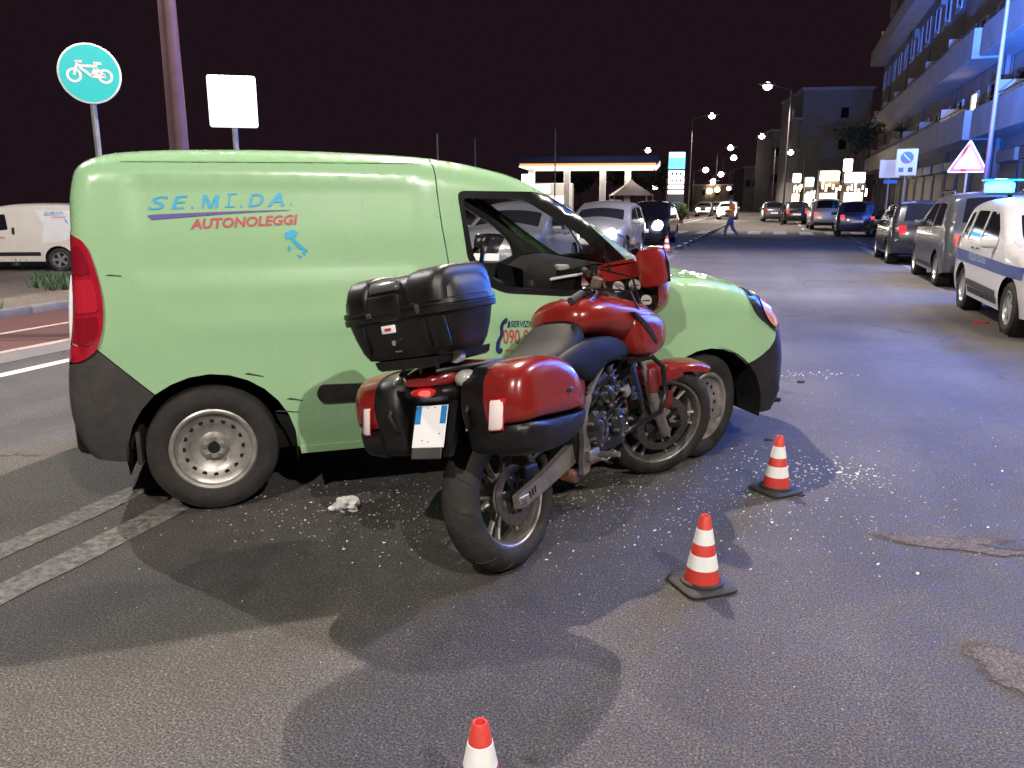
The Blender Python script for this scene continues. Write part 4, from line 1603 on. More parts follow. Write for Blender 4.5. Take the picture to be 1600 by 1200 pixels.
def top_case(root):
    e = bpy.data.objects.new('top_case', None)
    COL.objects.link(e)
    e.parent = root
    cx = -.30

    def sec(z, hx, hy, dx=0, ex=4.5, n=40):
        out = []
        for i in range(n):
            a = 2 * math.pi * (i + .5) / n
            ca, sa = math.cos(a), math.sin(a)
            out.append((cx + dx + hx * math.copysign(abs(ca) ** (2 / ex), ca), hy * math.copysign(abs(sa) ** (2 / ex), sa), z))
        return out
    MB().loft([sec(.962, .10, .20), sec(.968, .125, .225), (sec(1.0, .14, .245)), sec(1.06, .152, .268), sec(1.125, .160, .285)]).build('lower_shell', 'case_black', e, angle=50)
    MB().loft([sec(1.112, .166, .292), sec(1.116, .171, .297), sec(1.134, .172, .299), sec(1.137, .168, .295), sec(1.141, .168, .295), sec(1.144, .172, .299), sec(1.160, .171, .297), sec(1.164, .164, .291)]).build('rim_band', 'case_black', e, angle=40)
    MB().loft([sec(1.155, .163, .289), sec(1.20, .161, .284), sec(1.235, .150, .270, .004), sec(1.258, .132, .250, .006), sec(1.268, .10, .215, .008), sec(1.271, .05, .15, .01)]).build('lid', 'case_black', e, angle=50)
    # raised shoulders either side of the recess
    for y0, y1 in ((-.27, -.075), (.085, .235)):
        yc, wy = (y0 + y1) / 2, (y1 - y0) / 2
        MB().loft([[(p[0], p[1], p[2]) for p in s_] for s_ in [
            [(cx + dx + hx * math.copysign(abs(math.cos(a)) ** .4, math.cos(a)), yc + wy * f * math.copysign(abs(math.sin(a)) ** .4, math.sin(a)), z) for a in [2 * math.pi * (i + .5) / 28 for i in range(28)]]
            for z, hx, dx, f in ((1.158, .164, -.004, 1.0), (1.21, .163, -.004, .99), (1.245, .152, 0, .96), (1.268, .135, .004, .9), (1.28, .10, .008, .78), (1.283, .04, .01, .5))]]).build('lid_rib', 'case_black', e, angle=50)
    for y in (-.25, -.155, .16):
        MB().box((cx - .150, y, 1.05), (.012, .028, .11), .005, 2, rot=Matrix.Rotation(R(-8), 4, 'Y')).build('shell_rib', 'case_black', e)
    # polished panel at the recess, latch, badge, lock
    MB().box((cx - .146, .01, 1.235), (.03, .15, .045), .012, 3, rot=Matrix.Rotation(R(38), 4, 'Y')).build('recess_panel', 'lid_panel', e)
    MB().box((cx - .166, .01, 1.17), (.02, .16, .075), .008, 2).build('latch', 'case_black', e)
    MB().box((cx - .172, -.155, 1.138), (.012, .018, .034), .004, 2).build('rim_clip', 'grey_plastic', e)
    MB().box((cx - .172, .09, 1.14), (.014, .03, .02), .004, 2).build('rim_clip', 'grey_plastic', e)
    b = MB().box((cx - .157, .018, 1.082), (.006, .072, .03), .003, 2).build('maker_plate', 'plate_white', e)
    MB().box((cx - .161, .018, 1.082), (.003, .034, .010), .001, 1).build('maker_mark', 'sign_red', b)
    MB().cyl((cx - .148, .0, 1.03), (cx - .160, .0, 1.03), .011, n=16).build('lock', 'chrome', e)
    MB().box((cx - .144, -.006, .998), (.012, .034, .011), .004, 2).build('lock_slot', 'chrome', e)
    return e


mat('reflector_mat', (.92, .80, .78), .35)
mat('lid_panel', (.10, .10, .105), .22, metal=.3, coat=.5)


def build_motorcycle():
    yaw, lean = R(36), R(11.4)
    m0 = frame_mx(Vector((0, 0, 0)), yaw, lean)
    org = Vector((-.051, 3.212, .3134)) - (m0.to_3x3() @ Vector((0, 0, .318)))
    rm = frame_mx(org, yaw, lean)
    root = empty('motorcycle', 'red touring motorcycle with black top case leaning on its stand before the green van', 'motorcycle', mat=rm)
    inv = rm.inverted()
    fm = inv @ frame_mx(Vector((.82, 4.36, .323)), R(70), R(-10))
    moto_wheel(root, 'rear_wheel', Matrix.Translation((0, 0, .318)), .318, .17, .226, 12, -1, .125, .125)
    moto_wheel(root, 'front_wheel', fm, .33, .11, .256, 12, -1, .16, .075, two=True, squash=.95)

    # swing arm, axle, hugger
    for sd in (-1, 1):
        s_ = MB()
        y = sd * .118
        s_.loft([[(x, y + wy * cy, z + hz * cz) for cy, cz in ((-1, -1), (1, -1), (1, 1), (-1, 1))] for x, z, hz, wy in ((-.05, .300, .026, .014), (0, .303, .034, .016), (.15, .330, .034, .016), (.30, .368, .040, .018), (.43, .400, .045, .02))])
        s_.build('swing_arm', 'alu_dull', root, angle=25)
        ad = MB().box((-.012, y + sd * .018, .302), (.07, .008, .034), .004, 1)
        ad.build('chain_adjuster', 'alu', root)
        for k in range(3):
            MB().box((.032 + k * .02, y + sd * .017, .310 + k * .006), (.008, .006, .03), .002, 1).build('adjuster_slot', 'dark_hole', root)
        MB().cyl((-.012, y + sd * .02, .302), (-.012, y + sd * .034, .302), .014, n=6).build('axle_nut', 'alu', root)
    MB().box((.08, -.11, .40), (.10, .04, .055), .012, 2).build('rear_caliper', 'engine_black', root)
    MB().tube([(.1, -.10, .43), (.2, -.11, .46), (.35, -.1, .47)], .008, 6).build('brake_hose', 'gloss_black', root)
    hg = MB()
    vs, fs = [], []
    for i in range(13):
        a = R(15 + 95 * i / 12)
        for k, y in enumerate((-.085, -.06, 0, .06, .085)):
            rr = .345 - (.03 if abs(y) > .08 else .008 if abs(y) > .05 else 0)
            vs.append((rr * math.cos(a), y, .318 + rr * math.sin(a)))
    for i in range(12):
        for k in range(4):
            q = i * 5 + k
            fs.append((q, q + 1, q + 6, q + 5))
    hg.add(vs, fs).build('rear_hugger', 'case_black', root, fix=False)
    MB().cyl((.30, .02, .50), (.20, .02, .80), .03, n=12).build('shock_absorber', 'engine_black', root)

    # tail, lamps, number plate
    MB().loft([sup(x, zc, hz, w, 2.8) for x, zc, hz, w in ((-.37, .865, .014, .07), (-.34, .868, .034, .11), (-.27, .872, .046, .14), (-.15, .868, .05, .15), (.0, .84, .06, .15), (.15, .80, .07, .15), (.25, .77, .06, .14))]).build('tail_fairing', 'moto_red', root)
    MB().loft([sup(x, zc, hz, w, 3) for x, zc, hz, w in ((-.352, .82, .02, .10), (-.32, .815, .035, .125), (-.2, .80, .05, .135), (.1, .74, .07, .13))]).build('tail_lower', 'case_black', root)
    tl = MB().loft([sup(x, .822, hz, w, 2.1, 20) for x, hz, w in ((-.350, .021, .066), (-.358, .020, .064), (-.368, .013, .048), (-.372, .004, .016))]).build('tail_lamp', 'red_lens', root)
    MB().loft([sup(x, .822, hz, w, 2.1, 16, -.02) for x, hz, w in ((-.362, .013, .034), (-.374, .010, .026), (-.3765, .004, .01))]).build('tail_bulb', 'red_lamp_lit', tl)
    for sd in (-1, 1):
        st = MB().cyl((-.26, sd * .10, .855), (-.275, sd * .165, .853), .012, n=10)
        b = st.build('indicator', 'case_black', root)
        MB().loft([[(x, sd * .165 + r_ * math.cos(a) * 1.25, .855 + r_ * math.sin(a)) for a in [2 * math.pi * i / 16 for i in range(16)]] for x, r_ in ((-.225, .008), (-.245, .026), (-.275, .035), (-.298, .034), (-.316, .023), (-.325, .007))]).build('indicator_lens', 'clear_lens', b)
    MB().loft([[(x, sgn * w, z) for x, z, sgn in ((-.30, .835, -1), (-.30, .835, 1), (-.26, .835, 1), (-.26, .835, -1))] for w in (.10,)] + [[(x0, -w, z0), (x0, w, z0), (x0 + .03, w, z0), (x0 + .03, -w, z0)] for x0, z0, w in ((-.295, .77, .115), (-.34, .66, .11), (-.375, .575, .095))]).build('plate_holder', 'case_black', root, angle=20)
    px = MB()
    rot = Matrix.Translation((-.348, 0, .69)) @ Matrix.Rotation(R(24), 4, 'Y')
    P = px.box((0, 0, 0), (.004, .165, .165), .001, 1, mx=rot).build('number_plate', 'plate_white', root)
    MB().box((-.0025, .066, .045), (.002, .03, .07), .0005, 1, mx=rot).build('plate_band', 'plate_blue', P)
    MB().box((-.0025, -.066, .045), (.002, .03, .07), .0005, 1, mx=rot).build('plate_band', 'plate_blue', P)
    for y, z in ((.02, .073), (-.02, .073), (.03, -.055), (0, -.06), (-.055, -.03)):
        MB().box((-.0026, y, z), (.002, .008, .003), .0003, 1, mx=rot).build('plate_mark', 'alu_dull', P)
    MB().box((-.002, 0, -.105), (.008, .155, .045), .003, 1, mx=rot).build('plate_flap', 'grey_plastic', root)
    MB().tube([(-.22, -.13, .80), (-.26, -.16, .74), (-.28, -.175, .70)], [.014, .013, .006], 8).build('pannier_bracket', 'alu_dull', root)
    MB().prism(smooth_poly([(-.335, .665), (-.30, .67), (-.25, .70), (-.255, .715), (-.30, .70)], 3, True), -.175, -.165, 'xz').build('luggage_tag', 'gauge_white', root)

    pannier(root, -1)
    pannier(root, 1)
    top_case(root)
    mp = MB()
    mp.loft([[(x, y, z) for x, y, z in ((-.42, -w, z0), (-.42, w, z0), (-.08, w * .9, z0 + .0), (-.08, -w * .9, z0))] for z0, w in ((.925, .13), (.935, .15), (.962, .16))])
    mp.build('case_mount', 'case_black', root)
    for y in (-.09, .0, .09):
        MB().cyl((-.34, y, .89), (-.35, y, .935), .008, n=8).build('mount_stay', 'alu_dull', root)
    MB().cyl((-.285, -.155, .945), (-.315, -.158, .945), .026, n=20).build('mount_knob', 'gauge_white', root)
    for sd in (-1, 1):
        MB().tube([(.05, sd * .15, .87), (-.1, sd * .17, .89), (-.28, sd * .15, .90), (-.36, sd * .09, .90)], .011, 8).build('grab_rail', 'case_black', root)
        MB().tube([(.20, sd * .16, .70), (.0, sd * .19, .72), (-.26, sd * .17, .74)], .011, 8).build('pannier_rail', 'case_black', root)

    # seat in two levels
    MB().loft([sup(x, zc, hz, w, 2.8) for x, zc, hz, w in ((-.14, .86, .015, .09), (-.10, .86, .024, .125), (.02, .855, .034, .145), (.14, .84, .038, .15), (.20, .83, .038, .15), (.26, .82, .036, .15))]).build('pillion_seat', 'seat_black', root)
    MB().loft([sup(x, zc, hz, w, 2.6) for x, zc, hz, w in ((.20, .825, .04, .14), (.30, .82, .046, .165), (.40, .825, .055, .175), (.48, .845, .072, .175), (.55, .875, .092, .165), (.62, .90, .095, .145), (.70, .92, .05, .09))]).build('rider_seat', 'seat_black', root)
    # dark side cover between seat and shroud
    for sd in (-1, 1):
        cov = smooth_poly([(.26, .79), (.34, .835), (.46, .865), (.60, .885), (.80, .87), (.93, .815), (.95, .765), (.86, .752), (.72, .75), (.62, .715), (.56, .695), (.48, .71), (.38, .755)], 3, True)
        secs = []
        cx_ = sum(p[0] for p in cov) / len(cov)
        cz_ = sum(p[1] for p in cov) / len(cov)
        for y, sc in ((.12, 1), (.175, 1), (.195, .95), (.205, .8), (.208, .4)):
            secs.append([(cx_ + (p[0] - cx_) * sc, sd * y, cz_ + (p[1] - cz_) * sc) for p in cov])
        MB().loft(secs).build('side_cover', 'seat_black', root, angle=50)
        MB().prism(smooth_poly([(.33, .735), (.47, .725), (.50, .69), (.46, .60), (.40, .55), (.35, .60), (.32, .68)], 3, True), sd * .15, sd * .185, 'xz').build('side_panel', 'moto_red', root)
    # tank and shrouds
    tk = [(.595, .955, .03, .06), (.602, .965, .065, .115), (.63, .975, .086, .155), (.69, .98, .097, .187), (.77, .975, .105, .21), (.87, .955, .123, .224), (1.0, .93, .130, .236), (1.12, .905, .128, .24), (1.22, .885, .118, .23), (1.30, .87, .085, .205), (1.335, .865, .05, .17)]
    MB().loft([sup(x, zc, hz, w, 2.35, 36) for x, zc, hz, w in tk]).build('fuel_tank', 'moto_red', root, angle=60)
    MB().lathe([(0, .012), (.03, .011), (.036, .004), (.036, -.004)], 24, 'z', mx=Matrix.Translation((.74, 0, 1.073))).build('fuel_cap', 'alu', root)
    for sd in (-1, 1):
        sw = smooth_poly([(.95, .93), (1.05, .955), (1.2, .93), (1.30, .87), (1.28, .78), (1.20, .735), (1.08, .725), (1.0, .745), (.96, .80)], 3, True)
        cx_ = sum(p[0] for p in sw) / len(sw)
        cz_ = sum(p[1] for p in sw) / len(sw)
        MB().loft([[(cx_ + (p[0] - cx_) * sc, sd * y, cz_ + (p[1] - cz_) * sc) for p in sw] for y, sc in ((.13, 1), (.205, 1), (.232, .93), (.246, .78), (.25, .4))]).build('tank_shroud', 'moto_red', root, angle=50)
        dk = smooth_poly([(.93, .965), (1.0, .93), (1.08, .87), (1.13, .80), (1.12, .78), (1.04, .86), (.96, .93)], 3, True)
        MB().prism(dk, sd * .228, sd * .2545, 'xz').build('shroud_vent', 'gloss_black', root)

    # engine, frame
    en = MB()
    en.box((.70, 0, .60), (.30, .34, .22), .03, 2, rot=Matrix.Rotation(R(-18), 4, 'Y'))
    en.build('cylinder_head', 'engine_black', root)
    MB().box((.62, 0, .44), (.46, .32, .22), .04, 2).build('crankcase', 'engine_black', root)
    for k in range(7):
        MB().box((.72 - .012 * k, 0, .51 + .03 * k), (.30, .37, .008), .002, 1, rot=Matrix.Rotation(R(-18), 4, 'Y')).build('cooling_fin', 'engine_black', root)
    for (x, z, r_, y) in ((.54, .475, .085, .185), (.75, .46, .07, .18), (.68, .60, .05, .18)):
        cv = MB().lathe([(0, .03), (r_ * .35, .03), (r_ * .5, .022), (r_ * .55, .03), (r_ * .85, .024), (r_, .006), (r_, -.02)], 28, mx=Matrix.Translation((x, -y, z)) @ Matrix.Rotation(math.pi, 4, 'Z'))
        c_o = cv.build('engine_cover', 'engine_gloss', root)
        bl = MB()
        for k in range(7):
            a = 2 * math.pi * k / 7
            bl.cyl((x + r_ * .93 * math.cos(a), -y - .004, z + r_ * .93 * math.sin(a)), (x + r_ * .93 * math.cos(a), -y - .03, z + r_ * .93 * math.sin(a)), .0075, n=6)
        tag(bl.build('cover_bolts', 'alu', c_o), kind='stuff')
    rg = random.Random(11)
    for k in range(16):
        x, z = rg.uniform(.56, .9), rg.uniform(.55, .72)
        MB().box((x, -.185 + rg.uniform(-.02, .02), z), (rg.uniform(.02, .06), .03, rg.uniform(.015, .05)), .006, 2, rot=Matrix.Rotation(rg.uniform(-.6, .6), 4, 'Y')).build('engine_fitting', rg.choice(['engine_gloss', 'engine_black', 'engine_gloss', 'alu_dull']), root)
    for k in range(5):
        x, z = rg.uniform(.58, .85), rg.uniform(.5, .72)
        MB().tube([(x, -.18, z), (x + .05, -.21, z + .03), (x + .12, -.19, z + rg.uniform(-.08, .08))], .006, 6).build('hose', 'gloss_black', root)
    for sd in (-1, 1):
        MB().loft([[(x, sd * (.175 + dy), z) for dy, (x, z) in ((-.012, (xa - wd, za)), (.012, (xa - wd, za)), (.012, (xa + wd, za)), (-.012, (xa + wd, za)))] for xa, za, wd in ((.70, .755, .014), (.56, .66, .017), (.46, .55, .022), (.445, .44, .028), (.42, .36, .034), (.40, .30, .024))]).build('frame_rail', 'alu_dull', root, angle=30)
        MB().box((.455, sd * .20, .375), (.09, .03, .05), .01, 2).build('footrest_hanger', 'alu', root)
        MB().cyl((.49, sd * .2, .365), (.50, sd * .31, .36), .013, n=10).build('footrest', 'alu', root)
        MB().tube([(.45, sd * .2, .36), (.52, sd * .225, .33), (.60, sd * .23, .35)], .008, 8).build('foot_lever', 'alu', root)
    MB().tube([(.56, -.1, .33), (.48, -.11, .30), (.40, -.11, .285), (.35, -.10, .31)], [.03, .034, .034, .03], 10).build('exhaust_pipe', 'rust', root)
    MB().tube([(.98, -.08, .60), (1.0, -.08, .48), (.92, -.08, .36), (.75, -.08, .30), (.56, -.09, .31)], .021, 10).build('exhaust_header', 'rust', root)
    MB().loft([sup(x, zc, r_, r_, 2, 20, .16) for x, zc, r_ in ((.32, .40, .03), (.22, .43, .045), (.05, .47, .05), (-.04, .49, .045))]).build('silencer', 'alu_dull', root)
    MB().tube([(.45, .10, .30), (.40, .20, .15), (.38, .26, .045)], [.014, .013, .011], 8).build('side_stand', 'alu_dull', root)
    MB().box((.375, .27, .052), (.07, .05, .012), .003, 1).build('stand_foot', 'alu_dull', root)
    MB().box((1.02, 0, .60), (.05, .34, .26), .012, 2, rot=Matrix.Rotation(R(-10), 4, 'Y')).build('radiator', 'engine_black', root)
    for sd in (-1, 1):
        MB().tube([(.95, sd * .16, .72), (1.08, sd * .24, .72), (1.13, sd * .265, .66), (1.12, sd * .265, .52), (1.06, sd * .25, .44), (.95, sd * .17, .40), (.80, sd * .15, .38)], .0135, 10).build('crash_bar', 'gloss_black', root)
    MB().box((1.06, -.235, .60), (.09, .03, .12), .01, 2, rot=Matrix.Rotation(R(10), 4, 'Y')).build('radiator_cowl', 'moto_red_dark', root)

    # front fork, mudguard (turned to the right with the wheel)
    rk = R(26)
    fd = Vector((-math.sin(rk), 0, math.cos(rk)))
    off = Vector((-.015, 0, 0))
    for sd in (-1, 1):
        y = sd * .098
        a = off + Vector((0, y, -.01))
        MB().cyl(a - fd * .03, a + fd * .33, .029, .03, n=18, mx=fm).build('fork_slider', 'alu_dull', root)
        MB().cyl(a + fd * .32, a + fd * .78, .0215, n=16, mx=fm).build('fork_tube', 'chrome', root)
        MB().box((-.075, y * .88, .115), (.075, .045, .11), .014, 2, mx=fm, rot=Matrix.Rotation(-rk, 4, 'Y')).build('brake_caliper', 'alu', root)
    MB().cyl((0, -.125, 0), (0, .125, 0), .013, n=12, mx=fm).build('front_axle', 'alu', root)
    fv, ff = [], []
    for i in range(19):
        f = i / 18
        a = R(50 + 98 * f)
        rr0 = .352 + .02 * abs(f - .5) + .05 * max(0, .3 - f) / .3
        wsc = .5 + .5 * math.sin(math.pi * min(1, f * 1.6 + .12)) if f < .5 else 1.0
        for y, dr in ((-.078, -.075), (-.074, -.03), (-.055, -.004), (-.02, .004), (.02, .004), (.055, -.004), (.074, -.03), (.078, -.075)):
            rr = rr0 + dr * (1.2 if f > .3 else .5)
            fv.append(fm @ Vector((rr * math.cos(a), y * wsc, rr * math.sin(a))))
    for i in range(18):
        for k in range(7):
            q = i * 8 + k
            ff.append((q, q + 1, q + 9, q + 8))
    MB().add(fv, ff).build('front_mudguard', 'moto_red', root, fix=False, angle=60)
    MB().box((-.02, -.085, .30), (.16, .02, .06), .008, 2, mx=fm, rot=Matrix.Rotation(R(-20), 4, 'Y')).build('mudguard_stay', 'moto_red', root)
    MB().box((-.03, -.115, .18), (.05, .02, .1), .008, 2, mx=fm).build('fork_guard', 'moto_red', root)
    # handlebar
    hb = Vector((-.41, 0, .755))
    fmh = fm @ Matrix.Translation(hb) @ Matrix.Rotation(R(-30), 4, 'Z') @ Matrix.Translation(-hb)
    bar = MB()
    bar.tube([hb + Vector((-.14, -.37, .045)), hb + Vector((-.10, -.26, .055)), hb + Vector((-.03, -.14, .03)), hb, hb + Vector((-.03, .12, .03)), hb + Vector((-.10, .20, .04)), hb + Vector((-.14, .30, .03))], .0125, 10, mx=fmh)
    bar.build('handlebar', 'gloss_black', root)
    MB().box(hb + Vector((.02, 0, -.04)), (.09, .24, .03), .012, 2, mx=fmh).build('top_yoke', 'engine_black', root)
    for sd in (-1, 1):
        gy = 0 if sd < 0 else .07
        MB().tube([hb + Vector((-.145, sd * (.375 - gy), .045 - gy * .2)), hb + Vector((-.105, sd * (.26 - gy), .055 - gy * .2))], .018, 12, mx=fmh).build('grip', 'rubber', root)
        MB().box(hb + Vector((-.085, sd * .225, .055)), (.05, .055, .055), .014, 2, mx=fmh).build('switch_box', 'gloss_black', root)
        if sd < 0:
            MB().cyl(hb + Vector((-.05, sd * .17, .07)), hb + Vector((-.04, sd * .17, .115)), .026, n=16, mx=fmh).build('fluid_reservoir', 'bronze' if sd < 0 else 'engine_black', root)
            MB().tube([hb + Vector((-.055, sd * .16, .06)), hb + Vector((-.03, sd * .24, .055)), hb + Vector((-.06, sd * .33, .04))], [.013, .010, .007], 8, mx=fmh).build('hand_lever', 'chrome', root)
        MB().tube([hb + Vector((-.05, sd * .2, .07)), hb + Vector((.12, sd * .14, .06)), hb + Vector((.2, sd * .05, -.1))], .006, 6, mx=fmh).build('cable', 'gloss_black', root)
    # fairing with instruments and screen
    fa = []
    for x, zc, hz, w, e in ((1.30, 1.06, .155, .215, 3.0), (1.38, 1.06, .16, .225, 2.8), (1.46, 1.05, .15, .205, 2.6), (1.54, 1.03, .12, .16, 2.4), (1.60, 1.01, .08, .10, 2.2), (1.62, 1.0, .03, .04, 2.0)):
        fa.append(sup(x, zc, hz, w, e, 36))
    b = MB()
    b.loft(fa, caps=False)
    b.add(fa[-1], [tuple(range(36))])
    b.build('front_fairing', 'moto_red', root, angle=60)
    MB().loft([sup(1.315, 1.025, .115, .205, 3, 36), sup(1.40, 1.02, .11, .19, 3, 36), sup(1.405, 1.02, .05, .06, 2, 36)], caps=True).build('dashboard', 'gloss_black', root)
    for (y, z, r_) in ((.015, 1.09, .034), (-.085, 1.088, .034), (-.140, 1.0, .030)):
        gx = 1.302
        MB().cyl((gx, y, z), (gx + .05, y, z), r_ + .008, n=24).build('gauge_rim', 'gloss_black', root)
        gg = MB().cyl((gx - .006, y, z), (gx - .002, y, z + .001), r_, n=24).build('gauge', 'gauge_white', root)
        MB().box((gx - .008, y, z), (.002, r_ * 1.4, .004), rot=Matrix.Rotation(R(40 if y > 0 else 5), 4, 'X')).build('needle', 'gauge_needle', gg)
    bs = []
    for i in range(13):
        t_ = -1 + 2 * i / 12
        yy = -.205 * t_
        bx_ = .05 * t_ * t_
        zt = 1.232 - .025 * t_ * t_
        bs.append([(1.285 - bx_, yy, 1.13), (1.300 - bx_, yy, 1.18), (1.330 - bx_, yy, zt), (1.350 - bx_, yy, zt + .002), (1.335 - bx_, yy, 1.17), (1.315 - bx_, yy, 1.13)])
    MB().loft(bs).build('fairing_brow', 'moto_red', root, angle=40)
    sc = []
    for j, (x, z, w) in enumerate(((1.40, 1.215, .20), (1.37, 1.27, .185), (1.335, 1.325, .155), (1.31, 1.372, .105), (1.30, 1.390, .05))):
        for i in range(11):
            t = -1 + 2 * i / 10
            sc.append((x - .10 * t * t, w * t, z - .03 * t * t))
    MB().add(sc, [(j * 11 + i, j * 11 + i + 1, j * 11 + i + 12, j * 11 + i + 11) for j in range(4) for i in range(10)]).build('windshield', 'screen_glass', root, fix=False, angle=80)
    for sd in (-1,):
        st = MB().tube([(1.30, sd * .285, 1.08), (1.285, sd * .297, 1.17), (1.29, sd * .28, 1.255), (1.30, sd * .20, 1.272)], .008, 8).build('wing_edge', 'gloss_black', root)
        MB().loft([sup(x, 1.165, hz, w, 4.5, 32, sd * .215) for x, hz, w in ((1.235, .085, .062), (1.242, .098, .074), (1.27, .102, .078), (1.32, .095, .07), (1.36, .05, .04))]).build('fairing_wing', 'moto_red', root)
    MB().tube([(1.30, .05, 1.18), (1.27, .05, 1.28), (1.262, .048, 1.36)], .006, 6).build('screen_bracket', 'gloss_black', root)
    return root


mat('bronze', (.32, .22, .16), .35, metal=.7, noise=.2, nscale=30)
mat('engine_gloss', (.018, .018, .02), .2, coat=.4, noise=.2, nscale=20)
moto = build_motorcycle()


# ------------------------------------------------------------------ traffic cones, glass, litter
def traffic_cone(label, loc, rz=0, h=.305, tilt=0.0, group=None):
    root = empty('traffic_cone', label, 'traffic cone', loc, rz, group)
    k = h / .305
    b = MB()
    b.loft([[(sx * x, sx2 * x, z) for sx, sx2 in ()] or [(x * math.copysign(abs(math.cos(a)) ** .35, math.cos(a)), x * math.copysign(abs(math.sin(a)) ** .35, math.sin(a)), z) for a in [2 * math.pi * (i + .5) / 40 for i in range(40)]]
            for x, z in ((.108 * k, .002), (.113 * k, .006), (.113 * k, .014), (.105 * k, .020), (.088 * k, .022))])
    b.lathe([(.086 * k, .018), (.086 * k, .030), (.074 * k, .034)], 32, 'z')
    b.build('base', 'cone_base', root)
    r0, r1 = .072 * k, .019 * k
    z0, z1 = .026, h

    def rr(z):
        return r0 + (r1 - r0) * (z - z0) / (z1 - z0)
    MB().lathe([(rr(z0), z0), (rr(z1 - .004), z1 - .004), (rr(z1) - .003, z1), (rr(z1) - .006, z1 - .002), (rr(z1) - .007, z1 - .05)], 40, 'z').build('cone_body', 'cone_red', root)
    for f0, f1 in ((.215, .425), (.585, .805)):
        za, zb = z0 + (z1 - z0) * f0, z0 + (z1 - z0) * f1
        MB().lathe([(rr(za) + .0003, za), (rr(za) + .0016, za + .001), (rr(zb) + .0016, zb - .001), (rr(zb) + .0003, zb)], 40, 'z').build('reflective_band', 'cone_white', root)
    return root


traffic_cone('small red and white cone nearest the van nose, its foot in the shadow', ground(1212, 766), .5)
traffic_cone('small red and white cone with a black square foot right of the motorcycle wheel', ground(1096, 915), .35)
traffic_cone('small red and white cone cut by the bottom edge of the picture', ground(750, 1127, .305) - Vector((0, 0, .305)), .2)
traffic_cone('tiny red and white cone far off at the head of the lane separators', ground(1041, 394), .2, .5)


def shards():
    """crumbs of safety glass strewn over the asphalt"""
    rg = random.Random(21)
    vs, fs = [], []

    def crumb(x, y, s_):
        n = len(vs)
        h = s_ * rg.uniform(.35, .9)
        a = rg.uniform(0, 6.28)
        k = rg.choice((3, 4))
        for i in range(k):
            b = a + 2 * math.pi * i / k + rg.uniform(-.4, .4)
            d = s_ * rg.uniform(.6, 1.2)
            vs.append((x + d * math.cos(b), y + d * math.sin(b), .0015 + rg.uniform(0, h * .5)))
        vs.append((x + rg.uniform(-.3, .3) * s_, y + rg.uniform(-.3, .3) * s_, .0015 + h))
        fs.append(tuple(range(n, n + k))[::-1])
        for i in range(k):
            fs.append((n + i, n + (i + 1) % k, n + k))
    # clusters: (centre px, spread along x, y in metres, count, size)
    for u, v, sx, sy, cnt, s0, s1 in ((650, 790, .55, .28, 900, .002, .0065), (900, 790, .6, .3, 800, .002, .006), (1265, 735, .22, .16, 260, .003, .011), (1340, 740, .1, .14, 60, .003, .013), (1150, 770, .4, .3, 420, .002, .006),
                                      (1000, 900, .6, .5, 160, .0015, .004), (1290, 800, .6, .35, 300, .0015, .005), (1480, 740, .7, .5, 240, .0015, .0045), (420, 900, .8, .4, 70, .0015, .0035), (1270, 585, .25, .1, 90, .003, .011), (800, 1000, 1.0, .6, 40, .0012, .003), (900, 640, 1.4, .5, 260, .002, .006)):
        p = ground(u, v)
        for _ in range(int(cnt * .72)):
            crumb(p.x + rg.gauss(0, sx), p.y + rg.gauss(0, sy), rg.uniform(s0, s1) * (1.6 if rg.random() < .06 else 1))
    for _ in range(130):
        p = ground(rg.gauss(1000, 260), rg.uniform(690, 900))
        x, y, a_ = p.x, p.y, rg.uniform(0, 6.28)
        l_, w_ = rg.uniform(.004, .012), rg.uniform(.0015, .004)
        n = len(vs)
        for dx, dy, dz in ((-l_, 0, .001), (0, -w_, .001), (l_, 0, .001 + rg.uniform(0, .006)), (0, w_, .002 + rg.uniform(0, .006))):
            vs.append((x + dx * math.cos(a_) - dy * math.sin(a_), y + dx * math.sin(a_) + dy * math.cos(a_), dz + .001))
        fs.append((n, n + 1, n + 2, n + 3))
    me = bpy.data.meshes.new('glass_shards')
    me.from_pydata(vs, [], fs)
    o = link_mesh('glass_shards', me, 'shard_glass', smooth=False)
    tag(o, 'crumbs of broken safety glass strewn over the asphalt round the motorcycle', 'broken glass', kind='stuff')


mat('shard_glass', (.80, .86, .84), .12, coat=.6, spec=.8)
shards()


def tissue():
    rg = random.Random(9)
    b = bmesh.new()
    bmesh.ops.create_icosphere(b, subdivisions=4, radius=.052)
    ph = [(Vector((rg.uniform(-1, 1), rg.uniform(-1, 1), rg.uniform(-1, 1))) * rg.uniform(40, 190), rg.uniform(0, 6.28)) for _ in range(22)]
    for v in b.verts:
        k = 1 + sum(math.sin(v.co.dot(w_) + p) for w_, p in ph) * .10
        v.co *= k
        v.co.z = max(-.024, v.co.z * .85)
        v.co.x *= 1.15
    me = bpy.data.meshes.new('tissue')
    b.to_mesh(me)
    b.free()
    o = link_mesh('paper_tissue', me, 'tissue', smooth=False)
    o.location = ground(542, 797) + Vector((0, 0, .022))
    tag(o, 'crumpled white paper tissue lying on the asphalt near the van rear wheel', 'tissue')


tissue()


def fragment(label, p, size, matn, seed, flat=.3):
    rg = random.Random(seed)
    n = 7
    pts = [(size * rg.uniform(.5, 1.1) * math.cos(2 * math.pi * i / n), size * .45 * rg.uniform(.5, 1.1) * math.sin(2 * math.pi * i / n)) for i in range(n)]
    b = MB().loft([[(x, y, .001) for x, y in pts], [(x * .95, y * .9, size * flat) for x, y in pts], [(x * .6 + size * .05, y * .5, size * flat * 1.4) for x, y in pts]])
    o = b.build('plastic_fragment', matn, None, angle=20)
    o.location = p
    return tag(o, label, 'debris')


